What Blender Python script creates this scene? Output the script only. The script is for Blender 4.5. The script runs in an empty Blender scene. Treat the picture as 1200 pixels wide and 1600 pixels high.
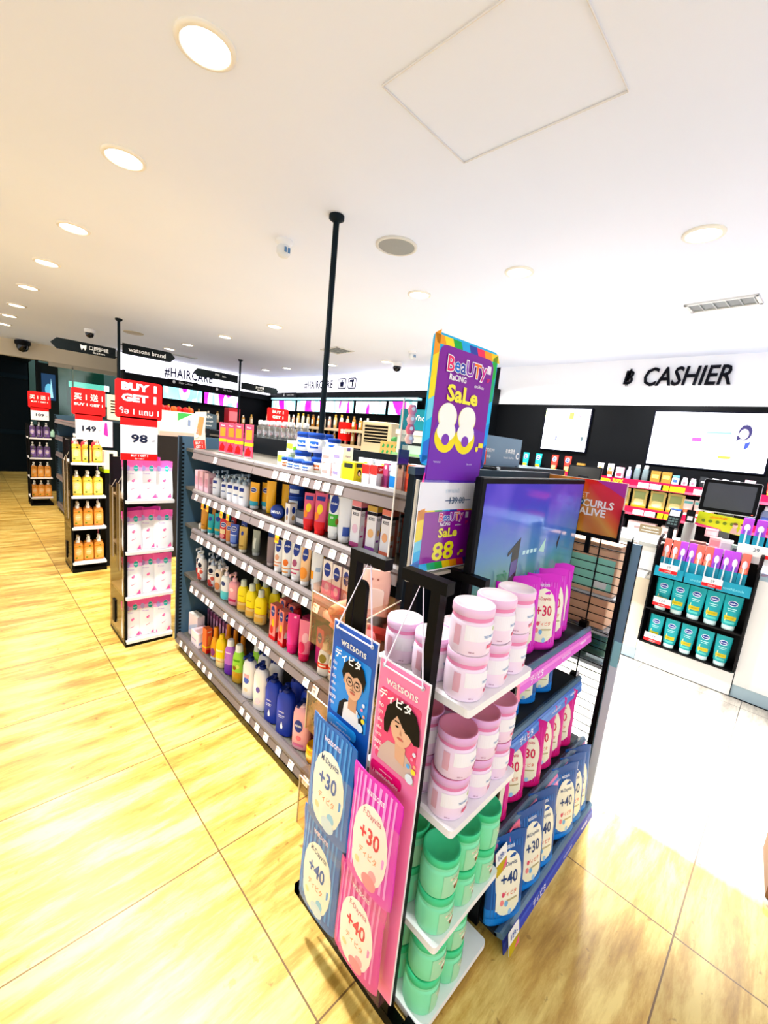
import bpy, math, random
from math import sin, cos, pi, radians, sqrt
from mathutils import Matrix, Vector
random.seed(7)
SC = bpy.context.scene
COL = SC.collection
# ------------------------------------------------------------------ camera
cam_d = bpy.data.cameras.new('camera'); cam = bpy.data.objects.new('camera', cam_d); COL.objects.link(cam)
cam_d.sensor_fit = 'VERTICAL'; cam_d.sensor_height = 36.0; cam_d.sensor_width = 27.0
cam_d.lens = 36.0 * 655.5 / 1600.0
cam_d.clip_start = 0.02; cam_d.clip_end = 60
YAW, PIT, ROL = -0.79604, -0.16611, 0.100
fwd = Vector((-sin(YAW)*cos(PIT), cos(YAW)*cos(PIT), sin(PIT)))
rgt = Vector((cos(YAW), sin(YAW), 0)); up_ = rgt.cross(fwd)
r2 = rgt*cos(ROL) + up_*sin(ROL); u2 = -rgt*sin(ROL) + up_*cos(ROL)
cam.matrix_world = Matrix(((r2.x, u2.x, -fwd.x, 0), (r2.y, u2.y, -fwd.y, 0), (r2.z, u2.z, -fwd.z, 1.6), (0, 0, 0, 1)))
SC.camera = cam
# ------------------------------------------------------------------ view, world, lights
SC.view_settings.view_transform = 'Standard'; SC.view_settings.look = 'None'
SC.view_settings.gamma = 1.0; SC.view_settings.use_curve_mapping = False
SC.view_settings.exposure = 0.12
SC.cycles.use_denoising = True
SC.cycles.max_bounces = 8; SC.cycles.diffuse_bounces = 4; SC.cycles.glossy_bounces = 3
SC.cycles.transparent_max_bounces = 16; SC.cycles.transmission_bounces = 4
SC.cycles.caustics_reflective = False; SC.cycles.caustics_refractive = False
SC.cycles.sample_clamp_indirect = 6.0
W = bpy.data.worlds.new('world'); SC.world = W; W.use_nodes = True
W.node_tree.nodes['Background'].inputs[0].default_value = (0.93, 0.96, 1.0, 1)
W.node_tree.nodes['Background'].inputs[1].default_value = 1.45
CEIL = 2.8
def area(name, loc, size, power, col=(1, 1, 1), rot=(0, 0, 0), size_y=None, spread=180):
    l = bpy.data.lights.new(name, 'AREA'); l.energy = power; l.color = col; l.size = size
    l.shape = 'RECTANGLE' if size_y else 'DISK'
    if size_y: l.size_y = size_y
    l.spread = radians(spread)
    o = bpy.data.objects.new(name, l); o.location = loc; o.rotation_euler = rot; COL.objects.link(o); return o
# downlight positions on the ceiling: (x, y, power)
DOWN = [(0.62, 1.62, 30), (0.61, 2.55, 34), (0.6, 3.75, 26), (0.58, 4.82, 22), (0.56, 5.98, 20), (0.56, 7.2, 18),
        (0.55, 8.15, 16), (0.55, 9.1, 14), (2.61, 8.1, 14), (2.61, 7.26, 16), (2.64, 5.97, 22), (2.67, 4.7, 26),
        (4.49, 8.19, 14), (4.5, 7.4, 18), (4.56, 6.06, 22), (4.66, 4.83, 26),
        (2.69, 2.48, 80), (2.69, 1.6, 50), (2.73, 0.6, 46), (4.6, 2.6, 70), (4.6, 1.2, 80), (4.6, -0.2, 70)]
SPREAD = {(2.73, 0.6): 52, (2.69, 1.6): 70, (0.62, 1.62): 80, (4.6, -0.2): 100}
for i, (x, y, p) in enumerate(DOWN):
    area('downlight_lamp', (x, y, CEIL-0.03), 0.13, p*1.0, (1.0, 0.9, 0.74) if y > 3.2 else (0.97, 0.985, 1.0), spread=SPREAD.get((x, y), 150))
# ------------------------------------------------------------------ materials
def lin(h):
    h = h.lstrip('#'); v = [int(h[i:i+2], 16)/255 for i in (0, 2, 4)]
    return tuple(c/12.92 if c <= .04045 else ((c+.055)/1.055)**2.4 for c in v) + (1.0,)
MATS = {}
def M(col, rough=.45, metal=0, emit=0, kind=None):
    key = (col, rough, metal, emit, kind)
    if key in MATS: return MATS[key]
    m = bpy.data.materials.new('mat_%s_%s' % (col.strip('#'), kind or ('glow' if emit else 'plain'))); m.use_nodes = True
    nt = m.node_tree; N = nt.nodes; b = N['Principled BSDF']
    c = lin(col); g_ = .2126*c[0]+.7152*c[1]+.0722*c[2]; k_ = 1.0 if emit or kind == 'clear' else 1.14
    c = tuple(max(0.0, g_+(x-g_)*k_) for x in c[:3])+(1.0,); b.inputs['Specular IOR Level'].default_value = .34
    if sum(c[:3]) < .16 and not emit and kind is None:
        c = tuple(x*.45 for x in c[:3])+(1.0,); b.inputs['Specular IOR Level'].default_value = .1 if rough > .2 else .45
    b.inputs['Base Color'].default_value = c; b.inputs['Roughness'].default_value = rough; b.inputs['Metallic'].default_value = metal
    if emit:
        b.inputs['Emission Color'].default_value = c; b.inputs['Emission Strength'].default_value = emit
    if kind == 'clear':
        N.remove(b); out = N['Material Output']
        t = N.new('ShaderNodeBsdfTransparent'); t.inputs[0].default_value = c
        g = N.new('ShaderNodeBsdfGlossy'); g.inputs['Roughness'].default_value = .12
        f = N.new('ShaderNodeLayerWeight'); f.inputs[0].default_value = .12
        a = N.new('ShaderNodeMath'); a.operation = 'MULTIPLY_ADD'; a.inputs[1].default_value = .14; a.inputs[2].default_value = .02+rough
        x = N.new('ShaderNodeMixShader')
        nt.links.new(f.outputs['Facing'], a.inputs[0]); nt.links.new(a.outputs[0], x.inputs[0])
        nt.links.new(t.outputs[0], x.inputs[1]); nt.links.new(g.outputs[0], x.inputs[2]); nt.links.new(x.outputs[0], out.inputs[0])
    if kind == 'grain':
        tc = N.new('ShaderNodeTexCoord'); no = N.new('ShaderNodeTexNoise'); no.inputs['Scale'].default_value = 60
        mp = N.new('ShaderNodeMapRange'); mp.inputs['To Min'].default_value = rough-.08; mp.inputs['To Max'].default_value = rough+.12
        nt.links.new(tc.outputs['Object'], no.inputs['Vector']); nt.links.new(no.outputs[0], mp.inputs[0]); nt.links.new(mp.outputs[0], b.inputs['Roughness'])
    MATS[key] = m; return m
def ramp(nt, stops):
    r = nt.nodes.new('ShaderNodeValToRGB'); e = r.color_ramp.elements
    e[0].position = stops[0][0]; e[0].color = lin(stops[0][1]); e[1].position = stops[-1][0]; e[1].color = lin(stops[-1][1])
    for p, c in stops[1:-1]:
        k = e.new(p); k.color = lin(c)
    return r
def floor_mat():
    m = bpy.data.materials.new('travertine_floor'); m.use_nodes = True; nt = m.node_tree; N = nt.nodes; L = nt.links; b = N['Principled BSDF']
    g = N.new('ShaderNodeNewGeometry')
    mp = N.new('ShaderNodeMapping'); mp.inputs['Scale'].default_value = (1.0, 5.5, 1); mp.inputs['Rotation'].default_value = (0, 0, radians(5)); L.new(g.outputs['Position'], mp.inputs[0])
    n1 = N.new('ShaderNodeTexNoise'); n1.inputs['Scale'].default_value = 1.9; n1.inputs['Detail'].default_value = 12; n1.inputs['Roughness'].default_value = .72; n1.inputs['Distortion'].default_value = .15
    L.new(mp.outputs[0], n1.inputs['Vector'])
    rc = ramp(nt, [(.34, '#a0762a'), (.47, '#c89f46'), (.60, '#e8cb74')]); L.new(n1.outputs[0], rc.inputs[0])
    # each slab its own tone
    mp2 = N.new('ShaderNodeMapping'); mp2.inputs['Location'].default_value = (-0.62/1.06*1.0, -0.025/0.64, 0); mp2.inputs['Scale'].default_value = (1/1.06, 1/0.64, 1)
    L.new(g.outputs['Position'], mp2.inputs[0])
    fl = N.new('ShaderNodeVectorMath'); fl.operation = 'FLOOR'; L.new(mp2.outputs[0], fl.inputs[0])
    wn = N.new('ShaderNodeTexWhiteNoise'); L.new(fl.outputs[0], wn.inputs[0])
    mr = N.new('ShaderNodeMapRange'); mr.inputs['To Min'].default_value = .74; mr.inputs['To Max'].default_value = 1.12; L.new(wn.outputs[0], mr.inputs[0])
    mul = N.new('ShaderNodeVectorMath'); mul.operation = 'SCALE'; L.new(rc.outputs[0], mul.inputs[0]); L.new(mr.outputs[0], mul.inputs['Scale'])
    # joints
    fr = N.new('ShaderNodeVectorMath'); fr.operation = 'FRACTION'; L.new(mp2.outputs[0], fr.inputs[0])
    sx = N.new('ShaderNodeSeparateXYZ'); L.new(fr.outputs[0], sx.inputs[0])
    def near(sock, w):
        a = N.new('ShaderNodeMath'); a.operation = 'LESS_THAN'; a.inputs[1].default_value = w; L.new(sock, a.inputs[0]); return a.outputs[0]
    mx = N.new('ShaderNodeMath'); mx.operation = 'MAXIMUM'; L.new(near(sx.outputs[0], .005), mx.inputs[0]); L.new(near(sx.outputs[1], .0085), mx.inputs[1])
    # small pits
    n2 = N.new('ShaderNodeTexNoise'); n2.inputs['Scale'].default_value = 26; n2.inputs['Detail'].default_value = 4; L.new(g.outputs['Position'], n2.inputs['Vector'])
    rp = ramp(nt, [(.29, '#8a6a3a'), (.34, '#ffffff')]); L.new(n2.outputs[0], rp.inputs[0])
    m1 = N.new('ShaderNodeMix'); m1.data_type = 'RGBA'; m1.blend_type = 'MULTIPLY'; m1.inputs[0].default_value = .5
    L.new(mul.outputs[0], m1.inputs[6]); L.new(rp.outputs[0], m1.inputs[7])
    m2 = N.new('ShaderNodeMix'); m2.data_type = 'RGBA'; L.new(mx.outputs[0], m2.inputs[0]); L.new(m1.outputs[2], m2.inputs[6]); m2.inputs[7].default_value = lin('#6b4c1e')
        # paler, greyer tone past a soft line on the cashier side
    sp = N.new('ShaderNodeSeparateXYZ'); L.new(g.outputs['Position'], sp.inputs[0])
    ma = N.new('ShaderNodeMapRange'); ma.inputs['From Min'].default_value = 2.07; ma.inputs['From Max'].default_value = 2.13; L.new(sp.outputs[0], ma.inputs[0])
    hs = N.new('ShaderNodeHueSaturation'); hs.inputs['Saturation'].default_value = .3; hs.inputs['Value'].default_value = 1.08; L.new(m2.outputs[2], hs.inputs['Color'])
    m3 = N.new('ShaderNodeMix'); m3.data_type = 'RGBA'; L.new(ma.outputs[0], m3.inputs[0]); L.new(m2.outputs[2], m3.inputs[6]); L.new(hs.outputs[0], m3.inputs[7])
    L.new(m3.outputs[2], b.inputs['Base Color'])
    b.inputs['Roughness'].default_value = .33
    return m
def ceil_mat():
    m = bpy.data.materials.new('ceiling_paint'); m.use_nodes = True; nt = m.node_tree; N = nt.nodes; L = nt.links; b = N['Principled BSDF']
    g = N.new('ShaderNodeNewGeometry'); n = N.new('ShaderNodeTexNoise'); n.inputs['Scale'].default_value = .7; n.inputs['Detail'].default_value = 2
    r = ramp(nt, [(.3, '#e4ebfb'), (.7, '#eaf0ff')]); L.new(g.outputs['Position'], n.inputs['Vector']); L.new(n.outputs[0], r.inputs[0]); L.new(r.outputs[0], b.inputs['Base Color'])
    b.inputs['Roughness'].default_value = .8; return m
def image_mat(name, fn, emit):
    m = bpy.data.materials.new(name); m.use_nodes = True; nt = m.node_tree; b = nt.nodes['Principled BSDF']
    s = fn(nt); nt.links.new(s, b.inputs['Base Color']); b.inputs['Roughness'].default_value = .08
    if emit: nt.links.new(s, b.inputs['Emission Color']); b.inputs['Emission Strength'].default_value = emit
    return m
# ------------------------------------------------------------------ mesh builder
TXT = {}
def text_mesh(s, bold=0.0, sp=1.0):
    k = (s, bold, sp)
    if k in TXT: return TXT[k]
    c = bpy.data.curves.new('lettering', 'FONT'); c.body = s; c.resolution_u = 2; c.offset = bold; c.space_character = sp; c.align_x = 'LEFT'; c.fill_mode = 'FRONT'
    o = bpy.data.objects.new('lettering', c)
    me = bpy.data.meshes.new_from_object(o)
    vs = [(v.co.x, v.co.y) for v in me.vertices]; fs = [tuple(p.vertices) for p in me.polygons]
    bpy.data.objects.remove(o); bpy.data.curves.remove(c); bpy.data.meshes.remove(me)
    if not vs: vs = [(0, 0)]
    x0 = min(v[0] for v in vs); x1 = max(v[0] for v in vs); y0 = min(v[1] for v in vs); y1 = max(v[1] for v in vs)
    TXT[k] = (vs, fs, x0, x1, y0, y1); return TXT[k]
class MB:
    def __init__(s): s.v = []; s.f = []; s.fm = []; s.sm = []; s.mats = []; s.X = None
    def mi(s, m):
        if isinstance(m, str): m = M(m)
        if m not in s.mats: s.mats.append(m)
        return s.mats.index(m)
    def add(s, vs, fs, m, smooth=False):
        o = len(s.v); i = s.mi(m)
        for p in vs:
            s.v.append(tuple(s.X @ Vector(p)) if s.X else tuple(p))
        for f in fs: s.f.append(tuple(k+o for k in f)); s.fm.append(i); s.sm.append(smooth)
    def box(s, x0, x1, y0, y1, z0, z1, m):
        v = [(x0, y0, z0), (x1, y0, z0), (x1, y1, z0), (x0, y1, z0), (x0, y0, z1), (x1, y0, z1), (x1, y1, z1), (x0, y1, z1)]
        s.add(v, [(0, 3, 2, 1), (4, 5, 6, 7), (0, 1, 5, 4), (1, 2, 6, 5), (2, 3, 7, 6), (3, 0, 4, 7)], m)
    def bbox(s, x0, x1, y0, y1, z0, z1, m, b=.003):
        # box with chamfered vertical edges and rims
        def ring(z, i): return [(x0+b+i, y0+i, z), (x1-b-i, y0+i, z), (x1-i, y0+b+i, z), (x1-i, y1-b-i, z), (x1-b-i, y1-i, z), (x0+b+i, y1-i, z), (x0+i, y1-b-i, z), (x0+i, y0+b+i, z)]
        s.rings([ring(z0, b*.6), ring(z0+b*.6, 0), ring(z1-b*.6, 0), ring(z1, b*.6)], m, cap=True, smooth=False)
    def rings(s, R, m, cap=True, smooth=True, close=True):
        n = len(R[0]); ms = m if isinstance(m, list) else [m]*(len(R)-1)
        for k in range(len(R)-1):
            vs = R[k]+R[k+1]; fs = []
            for j in range(n if close else n-1):
                j2 = (j+1) % n; fs.append((j, j2, n+j2, n+j))
            s.add(vs, fs, ms[k], smooth)
        if cap:
            s.add(R[0], [tuple(reversed(range(n)))], ms[0]); s.add(R[-1], [tuple(range(n))], ms[-1])
    def weld_rings(s, R, m, cap=True):
        # one shared vertex grid for smooth shading; a ring repeated makes a hard edge
        n = len(R[0]); ms = m if isinstance(m, list) else [m]*(len(R)-1)
        k = 0
        while k < len(R)-1:
            e = k
            while e < len(R)-1 and not same(R[e], R[e+1]): e += 1
            if e > k:
                vs = [p for r in R[k:e+1] for p in r]
                o = len(s.v)
                for p in vs: s.v.append(tuple(s.X @ Vector(p)) if s.X else tuple(p))
                for a in range(e-k):
                    i = s.mi(ms[k+a])
                    for j in range(n):
                        j2 = (j+1) % n
                        s.f.append((o+a*n+j, o+a*n+j2, o+(a+1)*n+j2, o+(a+1)*n+j)); s.fm.append(i); s.sm.append(True)
            k = e+1
        if cap:
            s.add(R[0], [tuple(reversed(range(n)))], ms[0]); s.add(R[-1], [tuple(range(n))], ms[-1])
    def lathe(s, prof, m, n=20, cx=0, cy=0, cap=True):
        s.weld_rings([[(cx+r*cos(2*pi*j/n), cy+r*sin(2*pi*j/n), z) for j in range(n)] for r, z in prof], m, cap)
    def tube(s, pts, r, m, n=8, cap=True):
        P = [Vector(p) for p in pts]; R = []
        for i, p in enumerate(P):
            d = (P[min(i+1, len(P)-1)]-P[max(i-1, 0)]).normalized()
            a = d.cross(Vector((0, 0, 1)));
            if a.length < 1e-3: a = Vector((1, 0, 0))
            a.normalize(); b = a.cross(d).normalized()
            # align ring with right-handed winding along d
            R.append([tuple(p+a*r*cos(2*pi*j/n)-b*r*sin(2*pi*j/n)) for j in range(n)])
        R = [list(reversed(q)) for q in R]
        s.rings(R, m, cap)
    def sq(s, p, q, w, m, h=None):
        # square bar between two points
        p = Vector(p); q = Vector(q); d = (q-p).normalized(); h = h or w
        a = d.cross(Vector((0, 0, 1)));
        if a.length < 1e-3: a = Vector((1, 0, 0))
        a.normalize(); b = a.cross(d).normalized()
        def ring(c): return [tuple(c+a*w/2*i+b*h/2*j) for i, j in ((-1, -1), (1, -1), (1, 1), (-1, 1))]
        s.rings([ring(p), ring(q)], m, True, False)
    def plate(s, pts, y, t, m, side=None):
        # polygon in the XZ plane, front at y, thickness t behind it
        n = len(pts); F = [(u, y, v) for u, v in pts]; B = [(u, y+t, v) for u, v in pts]
        s.add(F, [tuple(range(n))], m); s.add(B, [tuple(reversed(range(n)))], side or m)
        s.add(F+B, [(j, n+j, n+(j+1) % n, (j+1) % n) for j in range(n)], side or m)
    def text(s, t, u, v, h, m, fn=None, maxw=None, bold=0.0, slant=0.0, align='c', layer=3, sx=1.0, sp=1.0):
        vs, fs, x0, x1, y0, y1 = text_mesh(t, bold, sp)
        hh = max(y1-y0, 1e-6); ww = max(x1-x0, 1e-6); k = h/hh; kx = k*sx
        if maxw and ww*kx > maxw: kx = maxw/ww
        ox = {'c': -(x0+x1)/2, 'l': -x0, 'r': -x1}[align]
        P = [((x+ox)*kx+(y-y0)*k*slant+u, (y-(y0+y1)/2)*k+v) for x, y in vs]
        fn = fn or flat(0)
        s.add([fn(a, b, layer) for a, b in P], fs, m)
    def build(s, name, parent=None, loc=None, rz=0, **tags):
        me = bpy.data.meshes.new(name); me.from_pydata(s.v, [], s.f)
        for m in s.mats: me.materials.append(m)
        me.polygons.foreach_set('material_index', s.fm); me.polygons.foreach_set('use_smooth', s.sm); me.update()
        o = bpy.data.objects.new(name, me); COL.objects.link(o)
        if parent: o.parent = parent
        if loc: o.location = loc
        if rz: o.rotation_euler = (0, 0, rz)
        for k, val in tags.items():
            if val: o[k] = val
        return o
def same(a, b): return all(abs(p[i]-q[i]) < 1e-7 for p, q in zip(a, b) for i in range(3))
def flat(y, dz=0, dx=0): return lambda u, v, l: (u+dx, y-.0004*l-.0002, v+dz)
def rrect(x0, x1, z0, z1, r, n=4):
    P = []
    for cx, cz, a0 in ((x1-r, z0+r, -90), (x1-r, z1-r, 0), (x0+r, z1-r, 90), (x0+r, z0+r, 180)):
        for i in range(n+1):
            a = radians(a0+90*i/n); P.append((cx+r*cos(a), cz+r*sin(a)))
    return P
def ell(u, v, ru, rv, n=20): return [(u+ru*cos(2*pi*i/n), v+rv*sin(2*pi*i/n)) for i in range(n)]
def prints(mb, P, hw, h, fn, seg=5):
    # P in fractions: u of the half width, v of the height
    for l, q in enumerate(P):
        l = l*.35+1; k = q[0]
        if k == 'r':
            _, u0, u1, v0, v1, c = q
            vs = []; fs = []; seg = 16 if u1-u0 > .5 else 4
            for i in range(seg+1):
                u = (u0+(u1-u0)*i/seg)*hw
                for j in range(4): vs.append(fn(u, (v0+(v1-v0)*j/3)*h, l))
            for i in range(seg):
                for j in range(3): fs.append((i*4+j, i*4+4+j, i*4+5+j, i*4+j+1))
            mb.add(vs, fs, c)
        elif k == 'e':
            _, u, v, ru, rv, c = q; n = 16
            vs = [fn(u*hw, v*h, l)]+[fn(u*hw+ru*hw*f*cos(2*pi*i/n), v*h+rv*h*f*sin(2*pi*i/n), l) for f in (.5, 1) for i in range(n)]
            fs = [(0, 1+i, 1+(i+1) % n) for i in range(n)]+[(1+i, 1+n+i, 1+n+(i+1) % n, 1+(i+1) % n) for i in range(n)]
            mb.add(vs, fs, c)
        elif k == 'p':
            pts = [(a*hw, b*h) for a, b in q[1]]
            mb.add([fn(a, b, l) for a, b in pts], [tuple(range(len(pts)))], q[2])
        elif k == 't':
            _, t, u, v, hh, c = q[:6]; mw = q[6] if len(q) > 6 else 1.6; bo = q[7] if len(q) > 7 else .01
            mb.text(t, u*hw, v*h, hh*h, c, fn, mw*hw, bo, layer=l+.4)
# ------------------------------------------------------------------ things
def tag(o, label=None, cat=None, group=None, kind=None):
    if label: o['label'] = label
    if cat: o['category'] = cat
    if group: o['group'] = group
    if kind: o['kind'] = kind
    return o
def thing(name, label, cat, loc=(0, 0, 0), rz=0, group=None):
    o = bpy.data.objects.new(name, None); o.empty_display_size = .05; COL.objects.link(o)
    o.location = loc; o.rotation_euler = (0, 0, rz); return tag(o, label, cat, group)
def struct(name, mb): return tag(mb.build(name), kind='structure')
def dup(r):
    c = r.copy(); COL.objects.link(c)
    for ch in list(r.children):
        d = dup(ch); d.parent = c
    return c
USED = set()
def place(proto, loc, rz=0, label=None, cat=None, group=None, s=1.0, tilt=(0, 0)):
    if proto.name in USED: o = dup(proto)
    else: o = proto; USED.add(proto.name)
    o.location = loc; o.rotation_euler = (tilt[0], tilt[1], rz); o.scale = (s, s, s) if not isinstance(s, tuple) else s
    for k in ('label', 'category', 'group'):
        if k in o: del o[k]
    return tag(o, label, cat, group)
ORD = ['nearest', 'second', 'third', 'fourth', 'fifth', 'sixth', 'seventh', 'eighth', 'ninth', 'tenth', 'eleventh', 'twelfth', 'thirteenth', 'fourteenth', 'fifteenth', 'sixteenth', 'seventeenth', 'eighteenth', 'nineteenth', 'twentieth', 'twenty-first', 'twenty-second', 'twenty-third', 'twenty-fourth']
def nth(i, n, side='left'):
    if n == 1: return ''
    if n == 2: return (side+' one of two') if i == 0 else ({'left': 'right', 'far': 'near', 'front': 'rear', 'top': 'bottom'}.get(side, 'other')+' one of two')
    return ('%smost' % side if side in ('left', 'front', 'right') else side+'thest' if side == 'far' else 'first') if i == 0 else ORD[i]+' from '+{'left': 'the left', 'far': 'far end', 'front': 'the front', 'right': 'the right'}.get(side, side)
# ------------------------------------------------------------------ product builders (front faces local -Y, origin at the base)
def sring(z, a, b, e=2.0, n=24, cx=0, cy=0):
    R = []
    for j in range(n):
        t = 2*pi*j/n; c, s_ = cos(t), sin(t)
        R.append((cx+a*math.copysign(abs(c)**(2/e), c), cy+b*math.copysign(abs(s_)**(2/e), s_), z))
    return R
def surf(secs, e=2.0, cy=0):
    def fn(u, v, l):
        k = 0
        while k < len(secs)-2 and v > secs[k+1][0]: k += 1
        z0, a0, b0 = secs[k]; z1, a1, b1 = secs[k+1]; t = min(max((v-z0)/max(z1-z0, 1e-6), 0), 1)
        a = a0+(a1-a0)*t; b = b0+(b1-b0)*t; ep = .0005+.0003*l
        if e == 2.0:
            th = max(-1.5, min(1.5, u/max(a, 1e-4)))
            return ((a+ep)*sin(th), cy-(b+ep)*cos(th), v)
        q = min(abs(u/max(a, 1e-4)), .985)
        return (u, cy-b*(1-q**e)**(1/e)-ep, v)
    return fn
def tube_p(name, h=.16, w=.055, d=.036, body='#ffffff', cap='#ffffff', P=(), ch=.13, foot=None):
    r = thing(name, None, None)
    m = MB(); c = ch*h
    S = [(c, w*.36, d/2), (c+.03*h, w*.42, d*.5), (.5*h, w*.47, d*.42), (.8*h, w*.5, d*.22), (.94*h, w*.5, .0025), (h, w*.5, .0025)]
    mats = [foot or body]+[body]*4
    m.weld_rings([sring(z, a, b, 2.0, 20) for z, a, b in S], mats)
    prints(m, P, w*.5, h, surf(S)); m.build('body', r)
    m = MB(); m.weld_rings([sring(z, a, b, 2.0, 18) for z, a, b in ((0, w*.33, d*.46), (.004, w*.36, d*.5), (c*.96, w*.36, d*.5), (c, w*.34, d*.47))], cap)
    m.build('cap', r); return r
def pump_p(name, h=.2, w=.06, d=.04, body='#ffffff', head='#ffffff', P=(), e=2.6, bh=.72, neck=None):
    r = thing(name, None, None); m = MB()
    S = [(0, w*.46, d*.44), (.006, w*.5, d*.5), (bh*h*.82, w*.5, d*.5), (bh*h*.95, w*.42, d*.42), (bh*h, w*.22, w*.2)]
    m.weld_rings([sring(z, a, b, e, 22) for z, a, b in S], body); prints(m, P, w*.5, h, surf(S, e)); m.build('body', r)
    m = MB(); z = bh*h; q = w*.2
    g = (1-bh)*h
    m.lathe([(q, z), (q, z+.34*g), (q*.9, z+.37*g), (q*.36, z+.38*g), (q*.36, z+.8*g)], neck or head, 14)
    m.lathe([(q*.62, z+.62*g), (q*.68, z+.64*g), (q*.68, z+.96*g), (q*.5, z+g)], head, 12)
    m.box(-q*.4, q*.4, -w*.55, 0, z+.74*g, z+.94*g, head); m.box(-q*.34, q*.34, -w*.6, -w*.53, z+.6*g, z+.92*g, head)
    m.build('pump', r); return r
def bottle_p(name, h=.2, w=.06, d=.04, body='#ffffff', cap='#ffffff', P=(), e=2.4, bh=.8, capw=.5, waist=1.0, foot=None, taper=0):
    r = thing(name, None, None); m = MB()
    S = [(0, w*.45, d*.44), (.006, w*.5, d*.5), (.3*h, w*.5*waist, d*.5*waist), (bh*h*.6, w*.5, d*.5), (bh*h*.85, w*(.47-taper), d*.46), (bh*h*.96, w*(.36-taper*.5), d*.38), (bh*h, w*capw*.5, d*.3)]
    m.weld_rings([sring(z, a, b, e, 22) for z, a, b in S], [foot or body]*2+[body]*4); prints(m, P, w*.5, h, surf(S, e)); m.build('body', r)
    m = MB(); q = w*capw*.5; y = min(q, d*.42)
    m.weld_rings([sring(z, a, b, 2.0, 16) for z, a, b in ((bh*h, q, y), (h*.97, q*.92, y*.92), (h, q*.7, y*.7))], cap); m.build('cap', r); return r
def jar_p(name, R=.052, h=.12, body='#ffffff', lid='#ffffff', P=(), lh=.24, rim=None, n=30, swell=1.0, top=None):
    r = thing(name, None, None); m = MB(); z = h*(1-lh)
    S = [(0, R*.9, R*.9), (.005, R*.96, R*.96), (z*.5, R*swell, R*swell), (z*.88, R*.985, R*.985), (z*.97, R*.95, R*.95), (z, R*.9, R*.9)]
    m.lathe([(a, q) for q, a, b in S], body, n); prints(m, P, R, h, surf(S)); m.build('body', r)
    m = MB(); m.lathe([(R*.95, z), (R*.95, z+.3*(h-z)), (R*.95, z+.3*(h-z)), (R*.99, z+.34*(h-z)), (R*.99, h-.005), (R*.96, h-.0005), (R*.96, h-.0005), (R*.86, h), (R*.85, h-.0015), (0.001, h-.0015)], [rim or lid, rim or lid, lid, lid, lid, top or lid, top or lid, top or lid, top or lid], n)
    m.build('lid', r); return r
def vjar_p(name, R=.036, h=.075, lid='#123a8c', P=(), body='#eef0ea'):
    return jar_p(name, R, h, body, lid, P, lh=.3, n=22, swell=1.04)
def carton_p(name, w=.045, d=.04, h=.17, body='#ffffff', P=(), side=None, top=None, SP=(), parts=None):
    m = MB(); b = .0012
    m.bbox(-w/2, w/2, -d/2, d/2, 0, h, body, b)
    if side: m.add([(w/2+.0004, -d/2, 0), (w/2+.0004, d/2, 0), (w/2+.0004, d/2, h), (w/2+.0004, -d/2, h)], [(0, 1, 2, 3)], side)
    if top: m.add([(-w/2, -d/2, h+.0004), (w/2, -d/2, h+.0004), (w/2, d/2, h+.0004), (-w/2, d/2, h+.0004)], [(0, 1, 2, 3)], top)
    prints(m, P, w/2, h, flat(-d/2))
    if SP: prints(m, SP, d/2, h, lambda u, v, l: (w/2+.0008+.0003*l, u, v))
    return m.build(name)
def pouch_p(name, w=.13, h=.19, d=.045, body='#1d4f9e', P=(), top=None, foot=None, e=2.0, seal=.9):
    m = MB()
    S = [(0, w*.44, d*.42), (.02*h, w*.48, d*.5), (.2*h, w*.5, d*.5), (.5*h, w*.485, d*.42), (.75*h, w*.48, d*.26), (seal*h, w*.5, .004), (h, w*.5, .003)]
    R = []
    for i, (z, a, b) in enumerate(S): R.append([(x*(1+.02*sin(z*90+i)), y, zz+.004*sin(x*60)*(1 if i > 3 else 0)) for x, y, zz in sring(z, a, b, e, 24)])
    m.weld_rings(R, [foot or body]*2+[body]*3+[top or body]); prints(m, P, w*.48, h, surf(S, e)); return m.build(name)
def wrapfn(m): return m
# printed brand marks used again and again
def nivea(u=0, v=.8, r=.62, asp=.35, c='#0d2d86'): return [('e', u, v, r, r*asp, c), ('t', 'NIVEA', u, v, .045, '#ffffff', r*1.5, .02)]
def vasel(u=0, v=.74, r=.6, asp=.2, c='#16307e'): return [('e', u, v, r*1.08, r*asp*1.25, '#ffffff'), ('e', u, v, r, r*asp, c), ('t', 'Vaseline', u, v, .04, '#ffffff', r*1.6, .02)]
WH = '#f4f4f2'; NV = '#102c84'; BK = '#101114'
# ------------------------------------------------------------------ the room
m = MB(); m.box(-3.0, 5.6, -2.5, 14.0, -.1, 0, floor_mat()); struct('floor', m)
m = MB(); m.box(-3.0, 5.6, -2.5, 10.95, CEIL, CEIL+.1, ceil_mat()); struct('ceiling', m)
m = MB()
m.box(5.5, 5.6, -2.5, 3.35, 0, 2.29, '#0a0c0f'); m.box(5.5, 5.6, -2.5, 3.35, 2.29, CEIL, '#f5f6f9')
m.box(5.5, 5.6, 3.35, 9.8, 0, CEIL, '#15171b'); struct('wall_right', m)
m = MB(); m.box(5.3, 5.5, 3.3, 3.48, 0, 2.49, '#0e1013'); struct('trim_1', m)
m = MB(); m.box(2.22, 5.6, 9.72, 9.85, 0, CEIL, '#191b1f'); struct('wall_back', m)
m = MB(); m.box(2.2, 2.235, 9.3, 9.71, 0, 2.44, '#17191d'); struct('trim_3', m)
m = MB(); m.box(5.4, 5.49, 3.5, 9.55, 2.37, 2.48, '#17191d'); struct('trim_4', m)
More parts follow.
